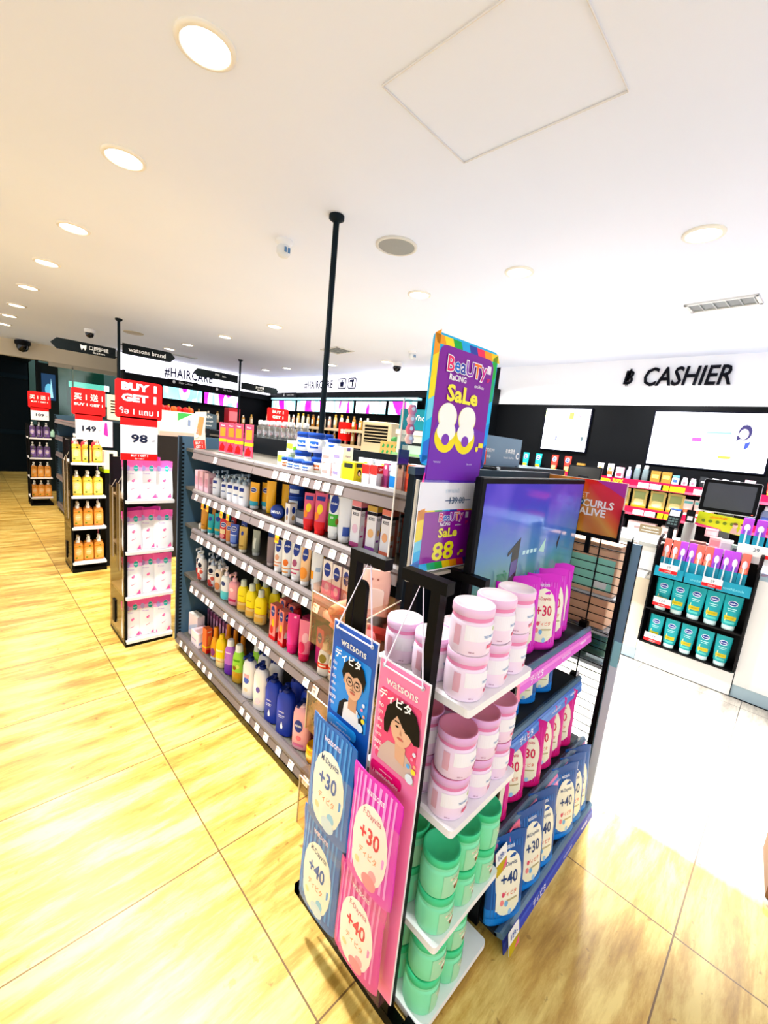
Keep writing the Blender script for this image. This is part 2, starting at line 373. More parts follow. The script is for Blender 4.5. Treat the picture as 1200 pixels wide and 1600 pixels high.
m = MB(); m.box(-3.0, 5.6, 10.95, 11.15, 2.5, 2.95, '#d8cdb8'); m.box(1.3, 2.6, 10.98, 11.1, 2.42, 2.5, '#b9b2a2'); struct('trim_2', m)
m = MB(); m.box(-3.0, 1.22, 13.5, 13.6, 0, 3.0, M('#02141c', .5)); m.box(-3.0, 1.2, 13.46, 13.5, .9, 1.0, M('#06202b', .5)); m.box(-3.0, 1.2, 13.46, 13.5, 2.2, 2.3, M('#06202b', .5))
m.box(1.2, 5.6, 13.5, 13.6, 0, 3.0, '#3f5a55'); m.box(-3.0, 1.2, 11.15, 13.5, 2.6, 2.7, M('#0a0f12', .6)); struct('wall_outer', m)
# shopfront glazing, left of the haircare corner
m = MB(); m.box(1.45, 2.24, 11.0, 11.02, .05, 2.46, M('#9fd6c6', .12, kind='clear'))
m.box(1.68, 1.7, 10.98, 11.04, .05, 2.46, '#9fb8b0'); m.box(1.1, 1.14, 10.98, 11.1, 0, 2.5, '#1c2425')
m.box(1.14, 1.45, 11.02, 11.1, 0, 2.46, '#23302f'); m.box(1.14, 2.24, 10.96, 11.06, 0, .05, '#2a2f30'); struct('window_1', m)
m = MB(); m.plate([(1.18, 1.75), (1.4, 1.75), (1.4, 2.26), (1.18, 2.26)], 10.985, .02, M('#0c3c66', .3, emit=.5)); m.plate(ell(1.29, 1.95, .06, .12), 10.98, .002, M('#5fb6d8', .3, emit=.8))
m.plate([(1.3, 1.8), (1.36, 1.8), (1.33, 2.18)], 10.979, .002, M('#9ad8ea', .3, emit=.9))
tag(m.build('window_poster'), 'dark blue lit poster with pale bottle shapes by the shop entrance', 'poster')
m = MB(); m.box(1.72, 2.55, 11.9, 12.0, 1.7, 2.24, M('#123', .3) if 0 else '#28433f'); m.plate([(1.75, 2.1), (2.52, 2.1), (2.52, 2.23), (1.75, 2.23)], 11.89, .01, M('#dff6ff', .3, emit=2.0))
m.plate([(1.78, 1.75), (2.5, 1.75), (2.5, 2.05), (1.78, 2.05)], 11.89, .01, M('#8fc9c4', .3, emit=.7))
tag(m.build('lightbox'), 'glowing white and green light box seen through the shop glass', 'light box')
# glowing bands over the haircare shelves
m = MB(); m.box(2.24, 5.42, 9.6, 9.71, 2.43, CEIL-.01, M('#f3f0fb', .4, emit=1.6)); o = m.build('light_band')
tag(o, 'glowing white light band with HAIRCARE lettering above the far left shelves', 'sign'); T = MB()
T.text('#HAIRCARE', 3.5, 2.56, .21, M('#141d5a', .5), flat(9.598), bold=0.02, sx=.66, sp=1.12, layer=2); T.build('lettering', o)
m = MB(); m.box(5.34, 5.49, 3.5, 9.55, 2.49, CEIL-.01, M('#f3f0fb', .4, emit=1.6)); o = m.build('light_band')
tag(o, 'glowing white light band with HAIRCARE lettering and two icons, running to the cashier wall', 'sign'); T = MB()
T.X = Matrix.Translation((5.338, 0, 0)) @ Matrix.Rotation(-pi/2, 4, 'Z')
T.text('#HAIRCARE', -7.52, 2.62, .17, M('#141d5a', .5), flat(0), bold=0.02, sx=.86, sp=1.06, layer=2)
for cx in (-6.72, -6.42):
    T.plate(rrect(cx-.12, cx+.12, 2.53, 2.73, .03), -.003, .002, M('#141d5a', .5)); T.plate(rrect(cx-.1, cx+.1, 2.55, 2.71, .02), -.005, .002, M('#f3f0fb', .4, emit=1.6))
T.plate([(-6.77, 2.57), (-6.67, 2.57), (-6.66, 2.66), (-6.78, 2.66)], -.007, .002, M('#141d5a', .5)); T.plate([(-6.74, 2.66), (-6.7, 2.66), (-6.7, 2.7), (-6.74, 2.7)], -.007, .002, M('#141d5a', .5))
T.plate([(-6.49, 2.65), (-6.36, 2.65), (-6.36, 2.7), (-6.49, 2.69)], -.007, .002, M('#141d5a', .5)); T.plate([(-6.42, 2.56), (-6.39, 2.56), (-6.38, 2.65), (-6.42, 2.65)], -.007, .002, M('#141d5a', .5))
T.build('lettering', o)
# cashier lettering, black letters on the white band
T = MB(); T.X = Matrix.Translation((5.495, 0, 0)) @ Matrix.Rotation(-pi/2, 4, 'Z')
def solid_text(mb, t, u, v, h, mat, sx, slant, bold, depth, maxw=None):
    vs, fs, x0, x1, y0, y1 = text_mesh(t, bold, 1.0); k = h/(y1-y0); kx = k*sx
    P = [((x-(x0+x1)/2)*kx+(y-y0)*k*slant+u, (y-(y0+y1)/2)*k+v) for x, y in vs]
    n = len(P); E = {}
    for f in fs:
        for a, b in zip(f, f[1:]+f[:1]): E[(a, b)] = 1
    side = [(b, a, n+a, n+b) for a, b in E if (b, a) not in E]
    mb.add([(a, -depth, b) for a, b in P]+[(a, 0, b) for a, b in P], list(fs)+side, mat)
solid_text(T, 'CASHIER', -1.11, 2.6, .2, M('#0d0f1c', .5), .74, .13, .012, .02)
o_ = tag(T.build('wall_lettering'), 'black slanted CASHIER letters with baht symbol on the white wall band', 'sign'); T = MB(); T.X = Matrix.Translation((5.495, 0, 0)) @ Matrix.Rotation(-pi/2, 4, 'Z')
solid_text(T, '฿', -1.66, 2.6, .19, M('#0d0f1c', .5), .8, .13, .012, .02)
T.build('baht_symbol', o_)
# access hatch in the ceiling
m = MB(); hz = CEIL-.004
for a, b in (((1.09, .64), (1.59, .64)), ((1.59, .64), (1.57, 1.27)), ((1.57, 1.27), (1.08, 1.27)), ((1.08, 1.27), (1.09, .64))):
    m.sq((a[0], a[1], hz), (b[0], b[1], hz), .0022, '#dfdbd6', .006)
tag(m.build('ceiling_hatch'), 'square access hatch outlined in the white ceiling above the front shelves', 'hatch')
# ------------------------------------------------------------------ ceiling fixtures
def downlight_proto():
    r = thing('downlight', None, None)
    m = MB(); m.lathe([(.095, 0), (.095, -.006), (.078, -.012), (.076, -.002)], '#efeade', 24, cap=False); m.build('trim_ring', r)
    m = MB(); m.lathe([(.076, -.004), (.001, -.0045)], M('#fffdf6', .4, emit=9), 24, cap=False); m.build('lamp_face', r); return r
dp = downlight_proto()
dl = {1: 'nearest downlight of the left ceiling row, over the front of the aisle'}
rows = {}
for x, y, p in DOWN:
    rk = 'left' if x < 1 else 'middle' if x < 3.5 else 'right'
    rows.setdefault(rk, []).append((x, y))
for rk, L in rows.items():
    L.sort(key=lambda q: q[1]); vis = [q for q in L if not (q[1] < 1 and rk == 'left') and not (rk == 'right' and q[1] < 3) and not (rk == 'middle' and q[1] < 0)]
    for i, (x, y) in enumerate(vis):
        place(dp, (x, y, CEIL), 0, 'round recessed downlight in the %s ceiling row, %s' % (rk, 'the nearest one' if i == 0 else ORD[i]+' from the front'), 'ceiling light', 'recessed downlights')
m = MB(); m.lathe([(.13, 0), (.13, -.008), (.115, -.012), (.112, -.006)], '#d9d6ce', 28, cap=False); r = m.build('ceiling_speaker'); r.location = (1.97, 2.05, CEIL)
tag(r, 'round grey ceiling speaker grille right of the tall black pole', 'speaker'); m = MB(); m.lathe([(.112, -.007), (.06, -.01), (.001, -.011)], '#8f918f', 28, cap=False); m.build('grille', r)
m = MB(); m.lathe([(.13, 0), (.13, -.008), (.115, -.012), (.001, -.01)], '#b9ae98', 20, cap=False); r = m.build('ceiling_speaker'); r.location = (1.86, 7.3, CEIL)
tag(r, 'small round speaker grille far away above the far direction sign', 'speaker')
def sensor(name, loc, label, cat, s=1):
    r = thing(name, label, cat, loc); m = MB(); m.lathe([(.055, 0), (.055, -.015), (.04, -.03), (.03, -.035)], '#e9e9e9', 18, cap=False); m.build('base', r)
    m = MB(); m.lathe([(.034, -.03), (.045, -.045), (.045, -.075), (.03, -.095), (.001, -.1)], '#dcdedf', 18); m.box(-.02, -.005, -.047, -.044, -.08, -.05, '#5b7fa6'); m.box(.005, .02, -.047, -.044, -.08, -.05, '#5b7fa6'); m.build('sensor_head', r)
    r.scale = (s, s, s); return r
sensor('smoke_detector', (1.526, 2.629, CEIL), 'white detector on the ceiling left of the round speaker grille', 'smoke detector')
sensor('smoke_detector', (4.26, 3.94, CEIL), 'small white detector on the ceiling beside the rainbow sale sign', 'smoke detector')
def dome(loc, label, s=1, rot=0, base='#ececec'):
    r = thing('security_camera', label, 'security camera', loc, rot); m = MB(); m.lathe([(.06, 0), (.06, -.03), (.05, -.04)], base, 18); m.build('base', r)
    m = MB(); m.lathe([(.048, -.04), (.046, -.065), (.03, -.09), (.001, -.1)], M('#0a0a0c', .1), 18); m.build('dome', r); r.scale = (s, s, s)
dome((4.787, 4.718, CEIL), 'white security camera with black dome, above the far shelves near the sale sign', 1.35)
dome((1.43, 7.88, CEIL), 'small security camera on the ceiling above the left direction sign', 1.2)
dome((.9, 10.8, CEIL-.02), 'wide black dome camera at the far left over the dark entrance', 2.0, 0, '#111214')
def vent(loc, label, w=.5, d=.16):
    r = thing('ceiling_vent', label, 'air vent', loc, radians(-4)); m = MB()
    for a in ((-w/2, w/2, -d/2, -d/2+.02), (-w/2, w/2, d/2-.02, d/2), (-w/2, -w/2+.02, -d/2, d/2), (w/2-.02, w/2, -d/2, d/2)): m.box(*a, -.012, 0, '#d7d7d3')
    m.build('frame', r); m = MB(); m.box(-w/2+.02, w/2-.02, -d/2+.02, d/2-.02, -.003, -.001, '#6f7371')
    for i in range(5): m.box(-w/2+.02, w/2-.02, -d/2+.026+i*(d-.04)/5, -d/2+.034+i*(d-.04)/5, -.01, -.002, '#9b9f9d')
    m.build('grille', r); return r
v1 = vent((3.88, .65, CEIL), 'rectangular grey air vent in the ceiling above the cashier lettering', .2, .42)
v2 = vent((3.82, 4.98, CEIL), 'rectangular grey air vent over the far right aisle, behind the pole', .3, .42)
v3 = vent((3.0, 8.6, CEIL), 'small air vent in the ceiling above the far haircare letters', .5, .16)
# ------------------------------------------------------------------ poles and direction signs
def pole(name, x, y, z0, label, signs=()):
    r = thing(name, label, 'aisle sign' if signs else 'pole', (x, y, 0))
    m = MB(); m.lathe([(.017, z0), (.017, CEIL-.02)], '#16262f', 14); m.build('pole', r)
    m = MB(); m.lathe([(.018, CEIL-.035), (.042, CEIL-.02), (.042, CEIL-.001)], '#18262e', 18); m.build('ceiling_flange', r)
    for sx, z, w, hgt, bits, an in signs:
        m = MB(); m.X = Matrix.Rotation(an, 4, 'Z'); k = 1 if sx > 0 else -1; pts = [(k*.04, z), (k*(w-.06), z), (k*w, z+hgt*.5), (k*(w-.06), z+hgt), (k*.04, z+hgt)]
        if k < 0: pts = pts[::-1]
        m.plate(pts, -.012, .024, '#1c2529'); m.box(min(0, k*.06), max(0, k*.06), -.008, .008, z+hgt*.12, z+hgt*.18, '#14191c'); m.box(min(0, k*.06), max(0, k*.06), -.008, .008, z+hgt*.8, z+hgt*.86, '#14191c')
        for t, u, v, hh, mw in bits: m.text(t, k*u, z+v*hgt, hh*hgt, M('#eef0ee', .4), flat(-.012), mw, .012)
        if sx == -1:  # tooth symbol
            u, v, q = -.38, z+hgt*.5, hgt*.26
            m.plate([(u-q, v+q), (u-q*.9, v-.1*q), (u-q*.5, v-q), (u-q*.1, v-.2*q), (u+q*.1, v-.2*q), (u+q*.5, v-q), (u+q*.9, v-.1*q), (u+q, v+q), (u, v+q*.75)], -.0135, .001, M('#eef0ee', .4))
        m.build('sign_board', r)
    return r
pole('support_pole', 1.53, 2.09, 1.45, 'tall thin black pole from the long shelf unit up to the white ceiling')
pole('aisle_sign_pole', 1.49, 6.5, 1.4, 'black pole with two dark direction boards, watsons brand to the right', [(-1, 2.3, .7, .125, [('口腔护理', .22, .58, .4, .26), ('Oral Care', .22, .2, .18, .2)], 0), (1, 2.385, .68, .13, [('watsons brand', .33, .5, .42, .5)], 0)])
pole('aisle_sign_pole', 3.66, 7.6, 1.4, 'farther black pole with two dark boards before the haircare band', [(-2, 2.38, .82, .13, [('护肤', .42, .6, .3, .2), ('Skin', .3, .5, .25, .1)], 0), (2, 2.29, .8, .12, [('男士护理', .4, .6, .35, .3), ('Men Care', .42, .25, .2, .25)], 0)])
# ------------------------------------------------------------------ the long shelving unit
SZ = {1: 1.43, 2: 1.175, 3: .92, 4: .565, 5: .11}
TAGS = {1: [2.36, 1.71, 1.65, 1.61, 1.53, 1.46, 1.38, 1.32, 1.24], 2: [2.62, 2.5, 2.43, 2.34, 2.24, 2.16, 2.06, 1.81, 1.71, 1.65, 1.58, 1.48, 1.41, 1.34, 1.25, 1.18],
        3: [2.58, 2.52, 2.42, 2.34, 2.26, 2.17, 2.08, 1.97, 1.9, 1.8, 1.71, 1.62, 1.55, 1.48, 1.41, 1.33], 4: [2.66, 2.58, 2.48, 2.41, 2.35, 2.16, 2.07, 1.97, 1.87, 1.82, 1.75, 1.69, 1.56, 1.36, 1.29],
        5: [2.83, 2.74, 2.65, 2.51, 2.43, 2.34, 1.92, 1.85, 1.75, 1.66, 1.54, 1.43, 1.31]}
LIP = M('#655d5b', .3); DARK = '#40586a'
def shelving(x0, x1, y0, y1, label, full=True, tags=TAGS, split=1.93):
    xm = (x0+x1)/2; r = thing('shelving_unit', label, 'shelves', (0, 0, 0))
    m = MB(); m.box(x0+.012, x1-.012, y0+.02, y1-.02, 0, .06, '#0b0c0e'); m.build('plinth', r)
    m = MB(); m.box(xm-.012, xm+.012, y0+.01, y1-.01, .06, 1.54, '#20262b'); m.build('back_panel', r)
    for yy in (y0, y1-.03):
        m = MB(); m.box(x0-.015, x1+.015, yy, yy+.03, .06, 1.505, DARK if yy > y0 else '#1c2830')
        for i in range(52):      # slotted edge strip
            z = .12+i*.026
            for xa in (x0-.004, x1-.016): m.box(xa, xa+.02, yy-.001, yy, z, z+.013, '#0c1114')
        m.box(x0-.02, x0+.0, yy-.004, yy, .08, 1.5, '#2c3942'); m.build('end_panel', r)
    m = MB(); m.box(x0-.02, x1+.02, y0, y0+.03, 1.505, 1.53, '#33444f')
    m.build('top_rail', r)
    for k, z in SZ.items():
        for bay, (a, b) in enumerate((((y0+.03, split-.002), (split+.002, y1-.03)) if full else ((y0+.03, y1-.03),))):
            m = MB(); m.box(x0+(.03 if full and k < 5 else .01), xm-.013, a, b, z-.022, z-.002, '#57534b')
            # rounded front lip with a price rail below it
            prof = [(x0+.03, z+.0), (x0+.012, z+.012), (x0-.002, z+.014), (x0-.012, z+.004), (x0-.014, z-.008), (x0-.010, z-.014), (x0-.020, z-.050), (x0-.014, z-.054), (x0+.0, z-.03), (x0+.03, z-.022)]
            bl = min(b, 2.70) if full and k < 5 else b
            m.rings([[(p, a, q) for p, q in prof], [(p, bl, q) for p, q in prof]], LIP, True, False)
            m.add([(x0-.0108, a, z-.014), (x0-.0108, bl, z-.014), (x0-.0209, bl, z-.0505), (x0-.0209, a, z-.0505)], [(0, 1, 2, 3)], '#6a5f5c')
            s = m.build('shelf', r)
            if tags:
                for ty in tags[k]:
                    if a < ty < b:
                        t = MB(); yel = k in (2, 3) and ty in (2.5, 2.43, 2.24, 2.16, 1.65)
                        w = .020
                        prof2 = [(x0-.0150, z-.014), (x0-.0240, z-.047)]
                        P = [(prof2[0][0], ty+w, prof2[0][1]), (prof2[0][0], ty-w, prof2[0][1]), (prof2[1][0], ty-w, prof2[1][1]), (prof2[1][0], ty+w, prof2[1][1])]
                        Q = [(p[0]+.002, p[1], p[2]) for p in P]
                        t.add(P+Q, [(0, 1, 2, 3), (7, 6, 5, 4), (0, 4, 5, 1), (1, 5, 6, 2), (2, 6, 7, 3), (3, 7, 4, 0)], '#fbf6f2')
                        if yel:
                            P = [(x0-.026, ty+w*.8, z-.045), (x0-.026, ty-w*.8, z-.045), (x0-.029, ty-w*.8, z-.082), (x0-.029, ty+w*.8, z-.082)]
                            t.add(P, [(0, 1, 2, 3)], '#f7a51c'); t.X = Matrix.Translation((x0-.0285, ty, z-.064)) @ Matrix.Rotation(-pi/2, 4, 'Z')
                            t.text('50%', 0, 0, .012, '#e03020', flat(0), .03, .02)
                        else:
                            t.X = Matrix.Translation((x0-.0215, ty, z-.03)) @ Matrix.Rotation(-pi/2, 4, 'Z') @ Matrix.Rotation(radians(-14), 4, 'X')
                            t.text(random.choice(['149', '99', '259', '189', '219', '75']), -.004, -.004, .010, '#444a5a', flat(0), .03, .01); t.add([(-w*.9, -.0006, .010), (w*.2, -.0006, .010), (w*.2, -.0006, .015), (-w*.9, -.0006, .015)], [(0, 1, 2, 3)], '#f2a38c')
                        t.build('price_tag', s)
        m = MB(); m.box(xm+.013, x1-.01, y0+.03, y1-.03, z-.022, z-.002, '#5b6064'); m.box(x1-.012, x1+.012, y0+.03, y1-.03, z-.045, z+.012, LIP); m.build('shelf', r)
    return r
GON = shelving(1.03, 1.99, .87, 2.96, 'long dark shelving unit with five shelves of lotions facing the left aisle')
# ------------------------------------------------------------------ products on it
KIND = {}
def K(key, fn, rz=-pi/2): KIND[key] = (fn, rz)
tb = lambda **k: (lambda: tube_p('lotion_tube', **k)); pm = lambda **k: (lambda: pump_p('pump_bottle', **k)); bt = lambda **k: (lambda: bottle_p('lotion_bottle', **k)); ct = lambda nm='product_box', **k: (lambda: carton_p(nm, **k))
K('wax', ct(h=.187, w=.044, d=.02, body='#ee5b74', P=[('r', -.7, .8, .55, .84, '#f5a04a'), ('r', -1, 1, .36, .46, '#fbe21c'), ('p', [(-.9, .08), (.5, .06), (.7, .2), (0, .34), (-.6, .25)], '#d4101e'), ('t', 'Veet', 0, .91, .05, '#ffffff', 1.6, .02), ('r', -1, 1, 0, .03, '#c8c3c6')], SP=[('r', -1, 1, .36, .46, '#fbe21c')]+0*[('r', -.7, .8, .55, .84, '#f5a04a'), ('r', -1, 1, .36, .46, '#fbe21c'), ('p', [(-.9, .05), (.7, .05), (.5, .3), (-.2, .34)], '#d4101e'), ('t', 'Veet', 0, .91, .05, '#ffffff', 1.6, .02), ('r', -1, 1, 0, .03, '#c8c3c6')]), -radians(48))
K('green', ct(h=.07, w=.075, d=.07, body='#eef2d8', P=[('r', -.9, .9, .3, .75, '#9ccf4f')], SP=[('p', [(-1, .2), (1, .35), (1, .62), (-1, .5)], '#8fce3e'), ('r', -.6, .4, .7, .85, '#b9c9a0')]))
VJ = [('r', -.5, .55, .22, .56, '#1c4fa6'), ('t', 'Vaseline', .1, .38, .14, '#ffffff', 1.1, .02)]
K('v', lambda: vjar_p('petroleum_jelly_jar', .04, .088, '#173f91', VJ), -radians(60)); K('vs', lambda: vjar_p('petroleum_jelly_jar', .027, .05, '#173f91', VJ), -radians(60))
VB = [('r', -.5, .55, .22, .56, '#b0582e'), ('t', 'Vaseline', .1, .38, .14, '#ffffff', 1.1, .02)]
K('vb', lambda: vjar_p('petroleum_jelly_jar', .034, .07, '#173f91', VB), -radians(60)); K('vbs', lambda: vjar_p('petroleum_jelly_jar', .027, .05, '#173f91', VB), -radians(60))
K('boxpink', ct(h=.06, w=.06, d=.05, body='#f7ded8', P=[('r', -.8, .4, .3, .5, '#ef8f88')], SP=[('r', -.7, .3, .35, .5, '#ef9a94'), ('r', -.7, .1, .6, .7, '#e7b3ae')]))
K('boxwhite', ct(h=.065, w=.06, d=.055, body='#f6f3f8', P=[('r', -.8, .4, .3, .5, '#8b7fc0')], SP=[('t', 'Happy', 0, .45, .16, '#7a4f9a', 1.4), ('r', -.25, .35, .78, 1, '#6a5bb0')]))
K('card', ct(h=.085, w=.07, d=.02, body='#eef2f6', P=[('e', .1, .6, .5, .25, '#f0d34a')], SP=[('r', -1, 1, .1, .8, '#f1e08a')]))
K('vyel', ct(h=.08, w=.07, d=.06, body='#f4e21a', P=[('r', -.7, .7, .7, .92, '#40443a')], SP=[('r', -.6, .6, .14, .74, '#e3cf10'), ('r', -.7, .7, .76, .95, '#3c4038'), ('e', -.1, .5, .35, .17, '#1e201c'), ('e', -.1, .45, .2, .1, '#f4c9a0')]))
K('red', ct(nm='hanging_pack', h=.075, w=.036, d=.03, body='#e8e2e4', side='#f3efef', P=[('r', -1, 1, .55, 1, '#d3322e')], SP=[('r', -1, 1, .62, 1, '#d8352f'), ('t', 'U+', 0, .82, .14, '#ffffff', 1.6, .03), ('r', -1, 1, .5, .6, '#f3efef'), ('r', .3, 1, 0, .5, '#c88aa4')]))
def hook_pack(key, c1, c2, c3):
    K(key, ct(nm='hanging_pack', h=.1, w=.03, d=.026, body=c1, side=c1, P=[('r', -1, 1, .1, .5, c2), ('e', 0, .85, .5, .08, c3)], SP=[('r', -.8, .8, .05, .5, c2), ('r', -.8, .8, .72, .95, c3), ('e', 0, .62, .5, .08, '#f3d9c8')]))
hook_pack('pur', '#b0496f', '#7b2352', '#f0dce8'); hook_pack('blue', '#c7e4f3', '#1d78c0', '#f3f8fa'); hook_pack('doll', '#e9c2b4', '#d8a7a4', '#3a2522'); hook_pack('oran', '#e2643c', '#c2402e', '#f2c8a8'); hook_pack('pink', '#ecb9c4', '#e4c34a', '#f6dce4')
K('pinkbox', ct(h=.125, w=.05, d=.045, body='#ddb3bd', side='#e3c3cb', P=[('r', -.7, .7, .3, .7, '#c98f9f')], SP=[('r', -.6, .6, .5, .8, '#c48fa0'), ('t', 'ROSE', 0, .35, .06, '#8d5466', 1.2)]))
K('pumpw', pm(h=.155, w=.055, d=.04, body='#f3f4f8', head='#a9bac8', P=[('r', -.5, .5, .5, .62, NV), ('r', -.5, .4, .3, .34, '#5b6f9a')]))
K('ytube', tb(h=.15, w=.06, d=.038, body='#f2b11c', cap='#e9eef0', foot='#5ab4c0', P=[('r', -1.2, 1.2, .13, .3, '#3fa3b4')]+vasel(0, .72, .62, .13)))
K('yt2', tb(h=.16, w=.052, d=.036, body='#f4b41a', cap='#f0c040', P=[('p', [(-.7, .2), (.4, .4), (.7, .75), (-.5, .5)], '#f8d673')]))
K('bluejar', lambda: jar_p('cream_jar', .045, .055, '#12307e', '#1c47a4', [('r', -.6, .6, .25, .6, '#e6ecf5')], lh=.34, n=22), -radians(60))
def tin():
    r = thing('cream_tin', None, None); m = MB(); m.X = Matrix.Translation((0, 0, .036)) @ Matrix.Rotation(radians(90), 4, 'X')
    m.lathe([(.034, -.012), (.036, -.008), (.036, .006), (.033, .011), (.02, .0125), (.001, .013)], M('#12307e', .3), 26); m.build('body', r)
    m = MB(); m.text('NIVEA', 0, .036, .014, '#f4f6fa', flat(-.0135), .05, .03); m.build('lettering', r); return r
K('tin', tin, -radians(60))
K('smallbox', ct(h=.095, w=.042, d=.04, body='#f2eee8', top='#d9b98c', P=[('e', 0, .6, .5, .2, NV), ('e', 0, .28, .4, .14, '#c9a06a')], SP=[('e', 0, .68, .45, .17, NV), ('e', 0, .3, .4, .14, '#c9a06a')]))
K('greybox', ct(h=.073, w=.09, d=.05, body='#5a5d66', P=[('r', -.8, .8, .2, .5, '#d8d8dc')], SP=[('r', -.8, .3, .2, .45, '#e3e3e6')]))
K('redtube', tb(h=.17, w=.052, d=.036, body='#d75a78', cap='#d8141f', foot='#d8202a', P=[('r', -1.1, 1.1, .12, .32, '#dc1f2a'), ('e', .1, .62, .45, .12, '#f3d33c'), ('e', -.3, .45, .4, .1, '#ef8b2c'), ('r', -.7, .7, .82, .92, NV)]))
K('wg', tb(h=.19, w=.058, d=.04, body='#f3f4ef', cap='#f5f5f2', P=nivea(0, .82, .72, .3)+[('r', -.8, .9, .3, .58, '#4da53c'), ('t', '10', 0, .5, .06, '#ffffff', .8, .03), ('e', .8, .42, .25, .08, '#8a5a2a')]))
K('wg2', tb(h=.19, w=.056, d=.04, body='#e9ebef', cap='#f0f0f0', P=[('r', .2, 1.2, .15, .35, '#3a55a5')]))
def kiss(c1, c2, c3): return ct(h=.18, w=.05, d=.04, body='#f1eef0', side=c1, top=c3, P=[('r', -1, 1, .88, 1, c3), ('r', -1, 1, .8, .87, '#2a2530'), ('t', 'KISS', 0, .72, .07, '#2e2438', 1.4, .01), ('e', 0, .4, .6, .1, c2), ('r', -1, 1, 0, .1, c1)],
    SP=[('r', -1, 1, .88, 1, c3), ('r', -1, 1, .8, .87, '#2a2530'), ('r', -1, .2, 0, .8, '#eeebef'), ('t', 'KISS', -.3, .72, .06, '#2e2438', 1.1, .01), ('e', -.3, .42, .4, .07, c2), ('r', -.8, .0, .22, .27, c1), ('p', [(.2, .6), (1, .7), (1, .5), (.2, .42)], c3)])
K('kiss0', kiss('#b34f86', '#e9c7d8', '#e58a8e')); K('kiss1', kiss('#8a4aa0', '#f0c08a', '#c9a24e')); K('kiss2', kiss('#d9735c', '#f2b58a', '#e27f6a'))
K('ball', lambda: jar_p('cream_jar', .02, .036, '#efe9dc', '#f4f0e6', n=16)); K('gold', tb(h=.15, w=.05, d=.034, body='#c98a22', cap='#dde4e6', P=[('r', -.4, .5, .3, .34, '#8a5a10')])); K('teal', tb(h=.145, w=.05, d=.034, body='#1f9ea4', cap='#dfe6e8', P=[('e', 0, .78, .6, .1, NV), ('r', -.7, .7, .3, .38, '#c9a63a')]))
K('redt', tb(h=.135, w=.056, d=.036, body='#c1242c', cap='#cfd2d6', P=vasel(0, .74, .62, .14)+[('r', -.6, .6, .35, .55, '#f0d9a8'), ('e', 0, .25, .5, .1, '#e58f8a')])); K('orang', tb(h=.128, w=.046, d=.032, body='#c98049', cap='#d8d2cc', P=vasel(0, .74, .6, .14)))
K('blu', tb(h=.13, w=.052, d=.034, body='#3b50a6', cap='#c9cdd8', P=vasel(0, .78, .62, .14)+[('r', -.7, .7, .2, .55, '#6f8ad0'), ('r', -.8, .8, .5, .53, '#e8ecf8')]))
K('gold2', tb(h=.145, w=.05, d=.034, body='#c3a35c', cap='#d9d4c4', P=[('e', 0, .75, .3, .08, NV), ('r', -.5, .5, .25, .3, '#8e6a2a')])); K('pearl', tb(h=.14, w=.046, d=.034, body='#9a9c8c', cap='#c6cac4', P=[('r', -.3, .3, .3, .7, '#d6d6c6')])); K('bluegold', tb(h=.155, w=.048, d=.032, body='#1a3a7e', cap='#2a4f9a', P=[('p', [(-.3, .2), (0, .2), (.4, .9), (.1, .9)], '#d8b65c')])); K('mauve', tb(h=.15, w=.046, d=.034, body='#8d7a7a', cap='#c4b6b4'))
def nv(c1, c2, v=.3, body='#f2f2f0'): return tb(h=.18, w=.054, d=.038, body=body, cap='#f3f3f1', P=nivea(0, .82, .62, .3)+[('r', -.9, .9, v, v+.03, c1), ('e', 0, v+.17, .45, .09, c2), ('r', -.7, .5, v-.1, v-.06, c1)])
K('n0', nv('#e0895a', '#d9a284')); K('n1', nv('#e7a05c', '#e0763a', .22)); K('n2', nv('#c7506f', '#a05070')); K('n3', tb(h=.175, w=.05, d=.036, body='#eec79c', cap='#f3f3f1', P=nivea(0, .83, .6, .28)+[('e', 0, .35, .8, .16, '#ee9a4c')])); K('n3b', tb(h=.14, w=.046, d=.034, body='#d9963c', cap='#e8e4dc')); K('n4', tb(h=.184, w=.052, d=.036, body='#e9ecee', cap='#f2f2f2', P=[('r', -1, -.2, .3, .5, '#f0a040'), ('r', .1, .9, .5, .6, '#9fb4cf')]))
def nbox(c): return ct(h=.158, w=.055, d=.042, body='#f3ece8', side='#efdfe4', top='#e6d3d6', P=nivea(0, .74, .7, .28)+[('r', -1, 1, .05, .42, c), ('e', .1, .25, .5, .12, '#f3c7cf')], SP=nivea(0, .74, .66, .22)+[('r', -1, .6, .08, .4, c), ('e', .2, .25, .5, .1, '#f6d7de')])
K('n5', nbox('#e58aa4')); K('n6', nbox('#e06aa0')); K('n7', nbox('#d88f86'))
fl = [('e', -.3, .16, .5, .09, '#c4403a'), ('e', .4, .3, .4, .07, '#cf5a4c'), ('e', 0, .07, .6, .06, '#b03a34')]
K('p0', pm(h=.2, w=.058, d=.042, body='#f1ece8', head='#cfd6de', P=[('e', 0, .52, .55, .085, '#1b2346'), ('r', -.6, .6, .4, .43, '#a0404a')]+fl)); K('p2', pm(h=.2, w=.06, d=.042, body='#f3efe9', head='#b9c6d8', P=[('e', 0, .55, .55, .085, '#1b2346'), ('r', -.7, .7, .42, .44, '#8a3a44')]+fl)); K('p3', pm(h=.207, w=.056, d=.042, body='#ecd9c4', head='#c3cbd6', P=[('e', 0, .55, .5, .07, '#1b2346'), ('e', 0, .2, .7, .12, '#d98a5c')]))
